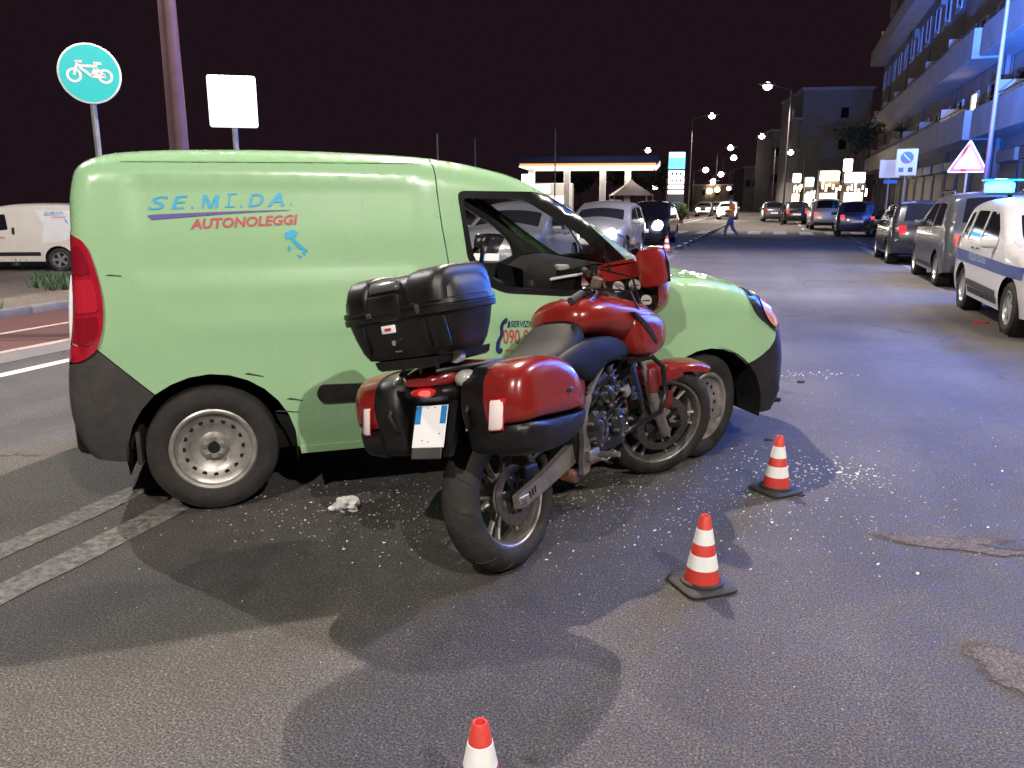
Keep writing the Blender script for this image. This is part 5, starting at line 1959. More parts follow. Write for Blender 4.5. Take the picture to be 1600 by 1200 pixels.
fragment('black broken plastic piece lying on the road right of the van bumper', ground(1252, 598), .045, 'black_plastic', 1)
fragment('red lens fragment lying on the road before the police car wheel', ground(1532, 505), .12, 'red_lens', 2, .12)
fragment('thin black plastic splinter lying left of the cone by the van', ground(1200, 688), .05, 'black_plastic', 3, .15)
fragment('black plastic sliver at the right foot of the cone by the van', ground(1252, 775), .035, 'black_plastic', 4, .2)

# ------------------------------------------------------------------ other cars
DV = Vector((math.sin(ROAD_A), math.cos(ROAD_A), 0))
NV = Vector((math.cos(ROAD_A), -math.sin(ROAD_A), 0))
AWAY, TOWARD = R(90) - ROAD_A, R(270) - ROAD_A


def car_at(name, label, cat, p, facing, spec, da=0.0, group=None):
    """p: middle of the end that is turned to us, on the ground"""
    if facing == 'away':
        loc = Vector((p.x, p.y, 0)) + DV * .74
        rz = AWAY + da
    else:
        rz = TOWARD + da
        d = Vector((math.cos(rz), math.sin(rz), 0))
        loc = Vector((p.x, p.y, 0)) - d * 3.2
    return generic_car(name, label, cat, loc, rz, spec, group)


G_Q = 'cars waiting in the oncoming lane'
G_P = 'cars parked along the right kerb'
sp = hatch_spec('paint_silver', headm='headlight_dim')
sp['feats'][4] = dict(name='grille', poly=round_poly([(-.22, .55), (.22, .55), (.30, .80), (-.30, .80)], .05, 3), mat='gloss_black')
sp['feats'].append(dict(name='grille_bar', poly=rect(-.02, .02, .56, .79, .005), mat='chrome', off=.014))
sp['feats'].append(dict(name='grille_surround', poly=rect(-.31, .31, .80, .825, .01), mat='chrome', off=.012))
sp['grid'] = .06
car_at('oncoming_car', 'silver car with shield grille seen through the side window of the green van', 'car', Vector((-.45, 15.0, 0)), 'toward', sp, group=G_Q)
c3, _ = car_at('oncoming_car', 'silver car with glaring headlamps seen across the van bonnet and windscreen', 'car', Vector((2.0, 21.0, 0)), 'toward', hatch_spec('paint_silver', headm='headlight_lit'), group=G_Q)
c4, _ = car_at('oncoming_car', 'black car with a glaring headlamp beside the lane separators', 'car', Vector((4.55, 28.7, 0)), 'toward', hatch_spec('paint_black', headm='headlight_lit'), group=G_Q)
for c_o, rb_ in ((c3, .14), (c4, .17)):
    for sd in (-1, 1):
        MB().loft([[(p_[0], p_[1], p_[2]) for p_ in sup(3.21 + x, .72, r_, r_, 2, 16, sd * .56)] for x, r_ in ((0, rb_), (.07, rb_ * .95), (.12, rb_ * .7), (.145, rb_ * .2))]).build('lamp_globe', 'headlight_lit', c_o)
for c_o, e_ in ((c3, 420), (c4, 420)):
    ld = bpy.data.lights.new('headlamp_beam', 'SPOT')
    ld.energy = e_
    ld.spot_size = R(70)
    ld.spot_blend = .8
    ld.color = (1, .92, .82)
    ld.shadow_soft_size = .08
    lo = bpy.data.objects.new('headlamp_beam', ld)
    COL.objects.link(lo)
    lo.parent = c_o
    lo.location = (3.32, .55, .72)
    lo.rotation_euler = (0, R(-90) + R(9), 0)
    lo.rotation_euler = Vector((1, -.05, -.17)).to_track_quat('-Z', 'Y').to_euler()
for u, v, dep, lab, pm in ((1098, 322, 85, 'distant car with lit headlamps left of the walking person', 'paint_silver'), (1135, 325, 70, 'distant car with the most glaring headlamps behind the walking person', 'paint_white'), (1120, 321, 105, 'small distant car with lit headlamps between two brighter cars', 'paint_grey')):
    p = at_depth(u, 330, dep)
    co_, _ = car_at('oncoming_car', lab, 'car', p, 'toward', hatch_spec(pm, headm='headlight_lit'), group=G_Q)
    for sd in (-1, 1):
        rb_ = .30 if u == 1135 else .18
        MB().loft([[(p_[0], p_[1], p_[2]) for p_ in sup(3.2 + x, .72, r_, r_, 2, 16, sd * .5)] for x, r_ in ((0, rb_), (.12, rb_ * .95), (.2, rb_ * .7), (.245, rb_ * .2))]).build('lamp_globe', 'headlight_lit', co_)

car_at('parked_car', 'dark blue hatchback with red tail lamps parked beyond the sign posts', 'car', ground(1338, 371), 'away', hatch_spec('paint_blue', tailm='tail_lit'), da=R(-2), group=G_P)
car_at('parked_car', 'beige people carrier with a big rear window left of the blue hatchback', 'car', ground(1290, 359.5), 'away', hatch_spec('paint_beige', tall=1.1, tailm='tail_lit'), da=R(2), group=G_P)
car_at('parked_car', 'black car with a red tail lamp left of the beige people carrier', 'car', ground(1243, 351), 'away', hatch_spec('paint_black', tailm='tail_lit'), da=R(3), group=G_P)
car_at('parked_car', 'dark grey car farthest in the row, left of the black car', 'car', ground(1208, 347), 'away', hatch_spec('paint_grey', tailm='red_lens'), da=R(4), group=G_P)
o_, _ = generic_car('parked_car', 'grey off-road car with roof rails parked ahead of the police car', 'car', Vector((8.62, 14.75, 0)), AWAY, hatch_spec('paint_grey', tall=1.1, tailm='red_lens'), G_P)
for sd in (-1, 1):
    MB().tube([(-.15, sd * .66, 1.66), (-.05, sd * .66, 1.71), (.9, sd * .66, 1.73), (1.1, sd * .66, 1.68)], .018, 8).build('roof_rail', 'chrome', o_)
generic_car('parked_car', 'black car half hidden in front of the grey off-road car', 'car', Vector((10.25, 20.3, 0)), AWAY, hatch_spec('paint_black', tall=1.0), G_P)


# police car with its blue lamps on
def police_car():
    spc = hatch_spec('paint_police', tall=1.04, tailm='red_lens')
    spc['grid'] = .06
    spc['windows'] = [[(-.38, 1.02), (-.02, 1.00), (-.05, 1.10), (-.04, 1.38), (-.22, 1.36)], [(.08, 1.0), (.74, .98), (.74, 1.40), (.10, 1.40)], [(.84, .98), (1.75, .96), (1.62, 1.17), (1.25, 1.38), (.84, 1.40)]]
    root, sh = generic_car('police_car', 'white police car with blue stripe and lit blue roof lamps at the right edge', 'police car', Vector((7.32, 11.45, 0)), TOWARD, spc)
    for sd in (-1, 1):
        st = sh.flank('livery_stripe', [(-.5, .70), (2.9, .66), (2.9, .80), (-.55, .86)], 'police_blue', root, side=sd, grid=.08, off=.004)
        sh.flank('side_moulding', [(.42, .40), (2.0, .38), (2.0, .46), (.42, .48)], 'grey_plastic', root, side=sd, grid=.1, off=.014, rim=.02)
        V, Fc = text_mesh('POLIZIA LOCALE', .13, 0, .003)
        P = [(1.55 - x if sd > 0 else .42 + x, .745 + y) for x, y in V]
        w = sh.half(P) + .008
        MB().add([(p[0], sd * ww, p[1]) for p, ww in zip(P, w)], Fc if sd < 0 else Fc).build('lettering', 'police_letter', st, smooth=False, fix=False)
        sh.flank('tail_lamp', rect(-.66, -.50, .88, 1.02, .03), 'red_lens', root, side=sd, grid=.05, off=.012)
    bz = 1.60
    bx = -.02
    for y in (-.36, .36):
        MB().cyl((bx, y, 1.55), (bx, y, bz + .02), .03, n=10).build('bar_foot', 'gloss_black', root)
    MB().box((bx, 0, bz + .03), (.26, 1.36, .03), .012, 2).build('bar_base', 'gloss_black', root)
    cov = MB().box((bx, 0, bz + .215), (.26, 1.42, .022), .008, 2).build('bar_cover', 'light_bar_cover', root)
    for y in (-.50, .50):
        b = MB().loft([[(bx + .10 * math.cos(a) * k, y + .17 * math.sin(a) * k, bz + z) for a in [2 * math.pi * i / 24 for i in range(24)]] for z, k in ((.045, .85), (.06, 1.1), (.17, 1.1), (.20, .8))]).build('blue_lamp', 'blue_lamp', root)
        MB().cyl((bx, y, bz + .05), (bx, y, bz + .158), .05, n=12).build('lamp_core', 'blue_lamp_core', b)
        # each beacon throws one turning beam: one up the street, one back over the crash
        ld = bpy.data.lights.new('blue_light', 'SPOT')
        ld.energy = BLUE_W * (190 if y > 0 else 1.6)
        ld.color = (.05, .20, 1)
        ld.shadow_soft_size = .10
        ld.spot_size = R(104 if y > 0 else 120)
        ld.spot_blend = 1.0
        lo = bpy.data.objects.new('blue_light', ld)
        COL.objects.link(lo)
        lo.parent = root
        lo.location = (bx, y, bz + .34)
        aim = Vector((.62, .60, .84)) if y > 0 else Vector((-.85, -.5, .26))
        lo.rotation_euler = (Matrix.Rotation(-TOWARD, 3, 'Z') @ aim).to_track_quat('-Z', 'Y').to_euler()
    return root


BLUE_W = 1500
mat('police_letter', (.35, .42, .62), .5)
police_car()


# parked white van on the dirt lot, far left: faces left, its flank to us
def white_van():
    ctrl = [(p[0], p[1], p[2], p[3]) for p in van_ctrl()]
    spc = dict(ctrl=ctrl, hw=.86, wb=2.62, r=.31, paint='paint_cream', z0=.25, plan=VAN_PLAN, tumble=VAN_TUMBLE, grid=.07,
               windows=[[(1.20, 1.10), (1.95, 1.04), (1.95, 1.25), (1.72, 1.48), (1.25, 1.50)]], glass=[(12.3, 14.8, .92, 'windscreen')],
               feats=[dict(name='headlamp', poly=[(.5, .72), (.78, .72), (.78, .92), (.55, .88)], mat='clear_lens', both=True)],
               flanks=[dict(name='side_moulding', poly=[(.45, .42), (2.2, .42), (2.2, .52), (.45, .52)], mat='black_plastic', off=.012),
                       dict(name='door_handle', poly=rect(1.03, 1.10, .98, 1.16, .03), mat='black_plastic', off=.02),
                       dict(name='rear_panel', poly=[(-.5, .9), (-.46, 1.70), (.55, 1.72), (.30, 1.2), (.40, .75), (.0, .78)], mat='paint_white', off=.004)],
               mirror_x=2.0, mirror_z=1.1, mirror_mat='black_plastic')
    p = ground(97, 424, -.3)
    rz = R(180) + R(7)
    h = Vector((math.cos(rz), math.sin(rz), 0))
    lf = Vector((-h.y, h.x, 0))
    org = Vector((p.x, p.y, 0)) - lf * .8
    org.z = -.3
    root, sh = generic_car('parked_van', 'white and cream panel van parked on the dirt lot at the left edge', 'van', org, rz, spc)

    def dec(txt, s0, s1, z0, h_, mt, shear=0.0, bold=.01):
        V, Fc = text_mesh(txt, 1, shear, bold)
        xs = [q[0] for q in V]
        x0, x1 = min(xs), max(xs)
        P = [(s0 + (s1 - s0) * (x - x0) / (x1 - x0), z0 + y / .69 * h_) for x, y in V]
        w = sh.half(P) + .009
        MB().add([(q[0], ww, q[1]) for q, ww in zip(P, w)], Fc).build('lettering', mt, root, smooth=False, fix=False)
    dec('SE.MI.DA.', .28, -.22, 1.50, .06, 'decal_cyan', .2, .02)
    dec('AUTONOLEGGI', .10, -.25, 1.40, .04, 'decal_red', .2, .02)
    dec('090 9910', 1.62, 1.30, .86, .07, 'decal_red', 0, .02)
    sh.flank('decal_bar', [(.28, 1.465), (-.24, 1.475), (.28, 1.485)], 'decal_purple', root, side=1, grid=.1, off=.009)
    sh.flank('decal_map', [(-.22, 1.36), (-.27, 1.36), (-.30, 1.27), (-.33, 1.25), (-.30, 1.24), (-.25, 1.30)], 'decal_cyan', root, side=1, grid=.1, off=.009)


white_van()


# ------------------------------------------------------------------ road signs
def sign_post(name, label, pc, zc, builder, r=.03, base_z=0.0, rz=0, pole_top=None):
    """pc: (x, y) of the post; builder(root, origin) adds the plate at height zc facing local -y"""
    root = empty(name, label, 'road sign', (pc[0], pc[1], base_z), rz)
    MB().cyl((0, 0, 0), (0, 0, (pole_top or zc + .2) - base_z), r, n=14).build('post', 'pole_grey', root)
    builder(root, zc - base_z)
    return root


def disc(cy, r, thick=.01, n=48, y0=0.0):
    return MB()


def bike_sign(root, z):
    mxp = Matrix.Translation((0, -.05, z))
    pl = MB().lathe([(0, .006), (.298, .006), (.305, .0), (.298, -.006), (0, -.006)], 56, 'y', mx=mxp).build('plate', 'sign_white', root)
    MB().lathe([(0, -.0075), (.285, -.0075), (.285, -.006)], 56, 'y', mx=mxp).build('blue_face', 'sign_cyan', pl)
    b = MB()
    y = -.0088

    def ring(cx, cz, r, w):
        b.lathe([(r - w, y), (r + w, y)], 36, 'y', mx=mxp @ Matrix.Translation((cx, 0, cz)))

    def bar(p, q, w):
        p, q = Vector((p[0], 0, p[1])), Vector((q[0], 0, q[1]))
        d = (q - p).normalized()
        n_ = Vector((-d.z, 0, d.x)) * w
        b.add([(v.x, y - .0003, v.z) for v in (p - n_, q - n_, q + n_, p + n_)], [(0, 1, 2, 3)], mxp)
    ring(-.148, -.022, .062, .013)
    ring(.148, -.022, .062, .013)
    bar((-.148, -.022), (-.105, .115), .013)
    bar((-.13, .115), (-.06, .118), .012)
    bar((-.115, .075), (.055, .075), .014)
    bar((-.09, .06), (.02, -.025), .014)
    bar((.02, -.025), (.075, .1), .014)
    bar((.045, .105), (.12, .105), .014)
    bar((.02, -.025), (.148, -.022), .018)
    bar((.06, .06), (.148, -.022), .014)
    b.add([(-.0 + .03, y, -.03), (.10, y, -.04), (.11, y, .03), (.06, y, .05)], [(0, 1, 2, 3)], mxp)
    b.build('bicycle_symbol', 'sign_white', pl, smooth=False, fix=False)


p = at_depth(137, 115, 9.0)
sign_post('cycle_sign', 'round turquoise sign with white bicycle symbol on a grey post', (p.x, p.y + .05), p.z, bike_sign, .032, rz=R(22))


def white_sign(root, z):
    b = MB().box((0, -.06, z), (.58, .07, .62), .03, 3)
    pl = b.build('plate', 'sign_box_glow', root)
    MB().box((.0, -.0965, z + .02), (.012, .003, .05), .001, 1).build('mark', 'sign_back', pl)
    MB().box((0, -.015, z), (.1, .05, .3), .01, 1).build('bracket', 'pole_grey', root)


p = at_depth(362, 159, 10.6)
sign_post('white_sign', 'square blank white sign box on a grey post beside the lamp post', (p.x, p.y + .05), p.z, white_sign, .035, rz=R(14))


def triangle_sign(root, z):
    def tri(r):
        return round_poly([(r * math.cos(a), r * math.sin(a)) for a in (R(90), R(210), R(330))], r * .16, 4)
    mxp = Matrix.Translation((0, 0, z - .10))
    pl = MB().prism(tri(.56), -.03, -.02, 'xz', mx=mxp).build('plate', 'sign_white', root, angle=20)
    MB().prism(tri(.50), -.033, -.0305, 'xz', mx=mxp).build('red_border', 'sign_red', pl, angle=20)
    MB().prism(tri(.37), -.036, -.0335, 'xz', mx=mxp).build('white_face', 'sign_white', pl, angle=20)
    for x, zz, s_ in ((-.03, .02, .028), (.035, -.02, .02), (-.06, -.05, .018)):
        MB().box((x, -.0366, zz), (s_, .002, s_ * 1.6), .0005, 1, mx=mxp).build('symbol', 'sign_back', pl)


p = at_depth(1513.5, 246, 21.5)
sign_post('warning_sign', 'white triangular warning sign with red border above the police car', (p.x, p.y), p.z, triangle_sign, .03, .13, rz=R(-24), pole_top=p.z)


def parking_sign(root, z):
    k_ = 1.42
    pl = MB().box((0, -.035, z), (.60, .012, .80), .004, 1).build('plate', 'sign_white', root)
    mxp = Matrix.Translation((.0, -.043, z + .14))
    c1 = MB().lathe([(0, 0), (.185, 0), (.185, .003)], 32, 'y', mx=mxp).build('red_ring', 'sign_red', pl)
    MB().lathe([(0, -.002), (.15, -.002), (.15, 0)], 32, 'y', mx=mxp).build('blue_disc', 'sign_blue', pl)
    MB().box((0, -.0035, 0), (.28, .002, .04), .0005, 1, mx=mxp, rot=Matrix.Rotation(R(45), 4, 'Y')).build('red_bar', 'sign_white', pl)
    MB().box((-.14, -.043, z - .23), (.14, .003, .13), .001, 1).build('pictogram', 'sign_blue', pl)
    MB().box((.12, -.043, z - .23), (.13, .003, .14), .001, 1).build('pictogram', 'shutter', pl)


p = at_depth(1416.5, 253.5, 26.0)
sign_post('parking_sign', 'white no-parking sign with blue disc on a thin post', (p.x, p.y), p.z, parking_sign, .028, .13, rz=R(-22))


def plain_sign(root, z):
    MB().box((0, -.035, z), (.64, .012, .58), .004, 1).build('plate', 'sign_white', root)
    MB().box((.05, -.036, z - .42), (.42, .012, .12), .003, 1).build('lower_plate', 'sign_blue', root)


p = at_depth(1390.5, 264, 28.0)
sign_post('blank_sign', 'plain white square sign just left of the no-parking sign', (p.x, p.y), p.z, plain_sign, .028, .13, rz=R(-20))

# ------------------------------------------------------------------ lane separators along the centre line
sp0 = empty('lane_separator', 'low black lane separator with white reflective top in the row along the centre line', 'lane separator', (0, 0, 0), 0, 'lane separators on the centre line')
MB().loft([[(x * w, y * l_, z) for x, y in ((-1, -1), (1, -1), (1, 1), (-1, 1))] for w, l_, z in ((.11, .42, 0), (.105, .40, .04), (.06, .30, .10))]).build('rubber_base', 'rubber', sp0, angle=20)
MB().box((0, 0, .103), (.10, .46, .012), .003, 1).build('reflector', 'sign_white', sp0)
ORD = ('nearest', 'second', 'third', 'fourth', 'fifth', 'sixth', 'seventh', 'eighth', 'ninth', 'tenth', 'eleventh', 'twelfth', 'thirteenth', 'fourteenth', 'fifteenth', 'sixteenth', 'seventeenth', 'eighteenth', 'nineteenth', 'twentieth', 'twenty-first', 'farthest')
for k in range(22):
    o = sp0 if k == 0 else copy_tree(sp0)
    pq = ROAD @ Vector((-3.05 + .0009 * (k * 1.9) ** 2 * -.3, 27.2 + k * 1.9, .002))
    o.location = pq
    o.rotation_euler = (0, 0, -ROAD_A)
    o['label'] = 'low lane separator with white top, %s in the row on the centre line' % ORD[k]


# ------------------------------------------------------------------ person crossing the road
def person():
    p = ground(1141, 374)
    rz = R(172)                                        # walks to the left across the road
    root = empty('person', 'person in orange jacket and jeans walking across the road in the distance', 'person', p, rz)
    J = {'pelvis': (0, 0, .93), 'waist': (.01, 0, 1.08), 'chest': (.03, 0, 1.30), 'neck': (.04, 0, 1.47), 'head0': (.06, 0, 1.56), 'head1': (.065, 0, 1.70),
         'hipL': (0, .09, .90), 'kneeL': (.20, .10, .50), 'ankL': (.27, .10, .09), 'toeL': (.43, .10, .04),
         'hipR': (0, -.09, .90), 'kneeR': (-.06, -.10, .48), 'ankR': (-.33, -.10, .13), 'toeR': (-.22, -.10, .02),
         'shL': (.03, .19, 1.42), 'elL': (-.08, .24, 1.17), 'haL': (.08, .25, .96), 'shR': (.03, -.19, 1.42), 'elR': (.0, -.25, 1.16), 'haR': (.22, -.22, 1.0)}
    rad = {'pelvis': .15, 'waist': .14, 'chest': .165, 'neck': .06, 'head0': .085, 'head1': .085, 'hipL': .105, 'kneeL': .07, 'ankL': .05, 'toeL': .04, 'hipR': .105, 'kneeR': .07, 'ankR': .05, 'toeR': .04,
           'shL': .075, 'elL': .058, 'haL': .045, 'shR': .075, 'elR': .058, 'haR': .045}
    E_ = [('pelvis', 'waist'), ('waist', 'chest'), ('chest', 'neck'), ('neck', 'head0'), ('head0', 'head1'), ('pelvis', 'hipL'), ('hipL', 'kneeL'), ('kneeL', 'ankL'), ('ankL', 'toeL'), ('pelvis', 'hipR'), ('hipR', 'kneeR'), ('kneeR', 'ankR'), ('ankR', 'toeR'),
          ('chest', 'shL'), ('shL', 'elL'), ('elL', 'haL'), ('chest', 'shR'), ('shR', 'elR'), ('elR', 'haR')]
    names = list(J)
    me = bpy.data.meshes.new('body')
    me.from_pydata([J[n_] for n_ in names], [(names.index(a), names.index(b)) for a, b in E_], [])
    o = bpy.data.objects.new('body', me)
    COL.objects.link(o)
    md = o.modifiers.new('skin', 'SKIN')
    for n_, sv in zip(names, me.skin_vertices[0].data):
        sv.radius = (rad[n_], rad[n_])
        sv.use_root = n_ == 'pelvis'
    o.modifiers.new('sub', 'SUBSURF').levels = 2
    dg = bpy.context.evaluated_depsgraph_get()
    dg.update()
    m2 = bpy.data.meshes.new_from_object(o.evaluated_get(dg))
    bpy.data.objects.remove(o)
    for mn in ('jeans', 'hivis', 'skin', 'shoe_dark'):
        m2.materials.append(M[mn])
    for pg in m2.polygons:
        c_p = pg.center
        pg.material_index = 3 if c_p.z < .10 else 0 if c_p.z < .92 and abs(c_p.y) < .19 else 2 if (c_p.z > 1.47 or (c_p.z < 1.03 and abs(c_p.y) > .17)) else 1
        pg.use_smooth = True
    b = bpy.data.objects.new('body', m2)
    COL.objects.link(b)
    b.parent = root
    hr = MB()
    hr.loft([[(.055 + x + .095 * k * math.cos(a), .088 * k * math.sin(a), z) for a in [2 * math.pi * i / 14 for i in range(14)]] for z, k, x in ((1.60, .98, -.02), (1.66, 1.05, -.012), (1.72, .95, -.005), (1.765, .6, 0), (1.775, .15, 0))])
    hr.build('hair', 'hair_dark', root)
    for sd in (-1, 1):
        hx, hy, hz = J['haL' if sd > 0 else 'haR']
        for k in range(4):
            MB().tube([(hx + .02, hy + (k - 1.5) * .02, hz - .03), (hx + .035, hy + (k - 1.5) * .021, hz - .075), (hx + .02, hy + (k - 1.5) * .02, hz - .105)], [.011, .01, .008], 6).build('finger', 'skin', root)
        MB().tube([(hx + .035, hy - sd * .03, hz - .01), (hx + .055, hy - sd * .045, hz - .045), (hx + .06, hy - sd * .04, hz - .07)], [.012, .011, .008], 6).build('thumb', 'skin', root)
    MB().box((.135, 0, 1.635), (.03, .025, .04), .01, 2).build('nose', 'skin', root)
    MB().box((.04, 0, 1.20), (.36, .35, .05), .12, 4).build('jacket_band', 'sign_white', root)


person()


# ------------------------------------------------------------------ filling station
def station():
    c0 = at_depth(920, 330, 70.0)
    rz = R(-8)
    root = empty('filling_station', 'filling station with blue canopy, glowing orange edge and white columns', 'filling station', (c0.x, c0.y, 0), rz)
    w, d, z0 = 11.2, 9.0, 4.15
    MB().box((0, 0, z0 + .62), (w, d, .62), .05, 2).build('canopy_roof', 'canopy_blue', root)
    MB().box((-.0, -d / 2 - .03, z0 + .22), (w - .5, .10, .17), .02, 1).build('canopy_band', 'canopy_band', root)
    MB().box((w / 2 + .03, 0, z0 + .25), (.10, d, .40), .02, 1).build('canopy_end', 'sign_lit_soft', root)
    MB().box((0, 0, z0 + .1), (w - .3, d - .3, .08), .01, 1).build('canopy_soffit', 'canopy_under', root)
    for x in (-4.6, -1.7, 1.2, 3.2):
        MB().box((x, -2.6 + .01 * x, z0 / 2), (.5, .45, z0), .03, 1).build('column', 'column_white', root)
    for x, y in ((-3.2, -3.2), (0.2, -3.2), (-1.4, 0), (2.4, 0), (4.0, -3.2)):
        lmp = MB().box((x, y, z0 + .03), (.7, .7, .06), .02, 1).build('canopy_lamp', 'lamp_white', root)
    for x in (-3.1, 2.3):
        pm = MB().box((x, -2.6, .9), (.9, .5, 1.6), .08, 2).build('fuel_pump', 'column_white', root)
        MB().box((x, -2.87, 1.3), (.6, .03, .45), .01, 1).build('pump_screen', 'sign_lit_blue', pm)
    kb = MB().box((-3.6, 3.2, 1.6), (4.0, 2.6, 3.0), .05, 1).build('kiosk', 'facade_c', root)
    MB().box((-4.3, 1.87, 2.6), (1.5, .06, .7), .02, 1).build('kiosk_sign', 'sign_lit', kb)
    MB().box((-3.6, 1.87, 1.3), (3.2, .05, 1.4), .02, 1).build('kiosk_window', 'pane_lit', kb)
    MB().box((-4.9, -2.9, 3.2), (1.0, .12, 1.0), .03, 1).build('hanging_sign', 'sign_lit', root)
    ld = bpy.data.lights.new('canopy_light', 'AREA')
    ld.shape = 'RECTANGLE'
    ld.size, ld.size_y = 8, 6
    ld.energy = 900
    ld.color = (1, .88, .72)
    lo = bpy.data.objects.new('canopy_light', ld)
    COL.objects.link(lo)
    lo.parent = root
    lo.location = (0, 0, z0)
    # price totem
    p_ = at_depth(1054, 330, 62.0)
    tt = empty('price_totem', 'tall lit price totem with blue head beside the filling station', 'sign', (p_.x, p_.y, 0), R(-6))
    MB().box((0, 0, 2.6), (1.3, .3, 5.2), .05, 1).build('frame', 'frame_dark', tt)
    MB().box((0, -.17, 4.5), (1.2, .06, 1.2), .03, 1).build('head_panel', 'sign_lit_blue', tt)
    MB().box((0, -.20, 4.9), (1.1, .04, .35), .01, 1).build('head_band', 'sign_lit', tt)
    for k, (zz, hh) in enumerate(((3.55, .42), (3.05, .42), (2.6, .26), (2.22, .26))):
        MB().box((0, -.17, zz), (1.14, .06, hh), .02, 1).build('price_row', 'sign_lit', tt)
        for j in range(3):
            MB().box((-.3 + .3 * j, -.205, zz), (.16, .02, hh * .5), .01, 1).build('price_digit', 'police_blue' if k < 2 else 'frame_dark', tt)
    MB().box((.1, -.17, 1.1), (.55, .06, .8), .02, 1).build('lower_panel', 'sign_blue', tt)
    q_ = at_depth(985, 330, 66)
    tn = empty('market_tent', 'small grey pointed tent standing right of the filling station columns', 'tent', (q_.x, q_.y, 0), 0)
    MB().loft([[(x * k, y * k, z) for x, y in ((-1, -1), (1, -1), (1, 1), (-1, 1))] for k, z in ((1.6, 2.0), (.9, 2.5), (.25, 3.0), (.03, 3.25))]).build('tent_roof', 'facade_b', tn)
    for x in (-1.5, 1.5):
        for y in (-1.5, 1.5):
            MB().cyl((x, y, 0), (x, y, 2.02), .04, n=8).build('tent_pole', 'pole_grey', tn)


mat('sign_lit_soft', (.8, .8, .8), .4, emit=.9, emit_col=(1, .9, .8))
station()
for u, v0, dep, lab in ((868, 200, 60, 'thin flag pole left of the filling station canopy'), (683, 208, 45, 'thin pole rising behind the roof of the green van'), (742, 216, 55, 'faint thin pole behind the van roof, left of the flag pole')):
    p = at_depth(u, v0, dep)
    e = empty('thin_pole', lab, 'pole', (p.x, p.y, 0))
    MB().cyl((0, 0, 0), (0, 0, p.z), .06, .04, n=8).build('shaft', 'pole_grey', e)
    MB().cyl((0, 0, 0), (0, 0, .2), .12, n=8).build('foot', 'pole_dark', e)


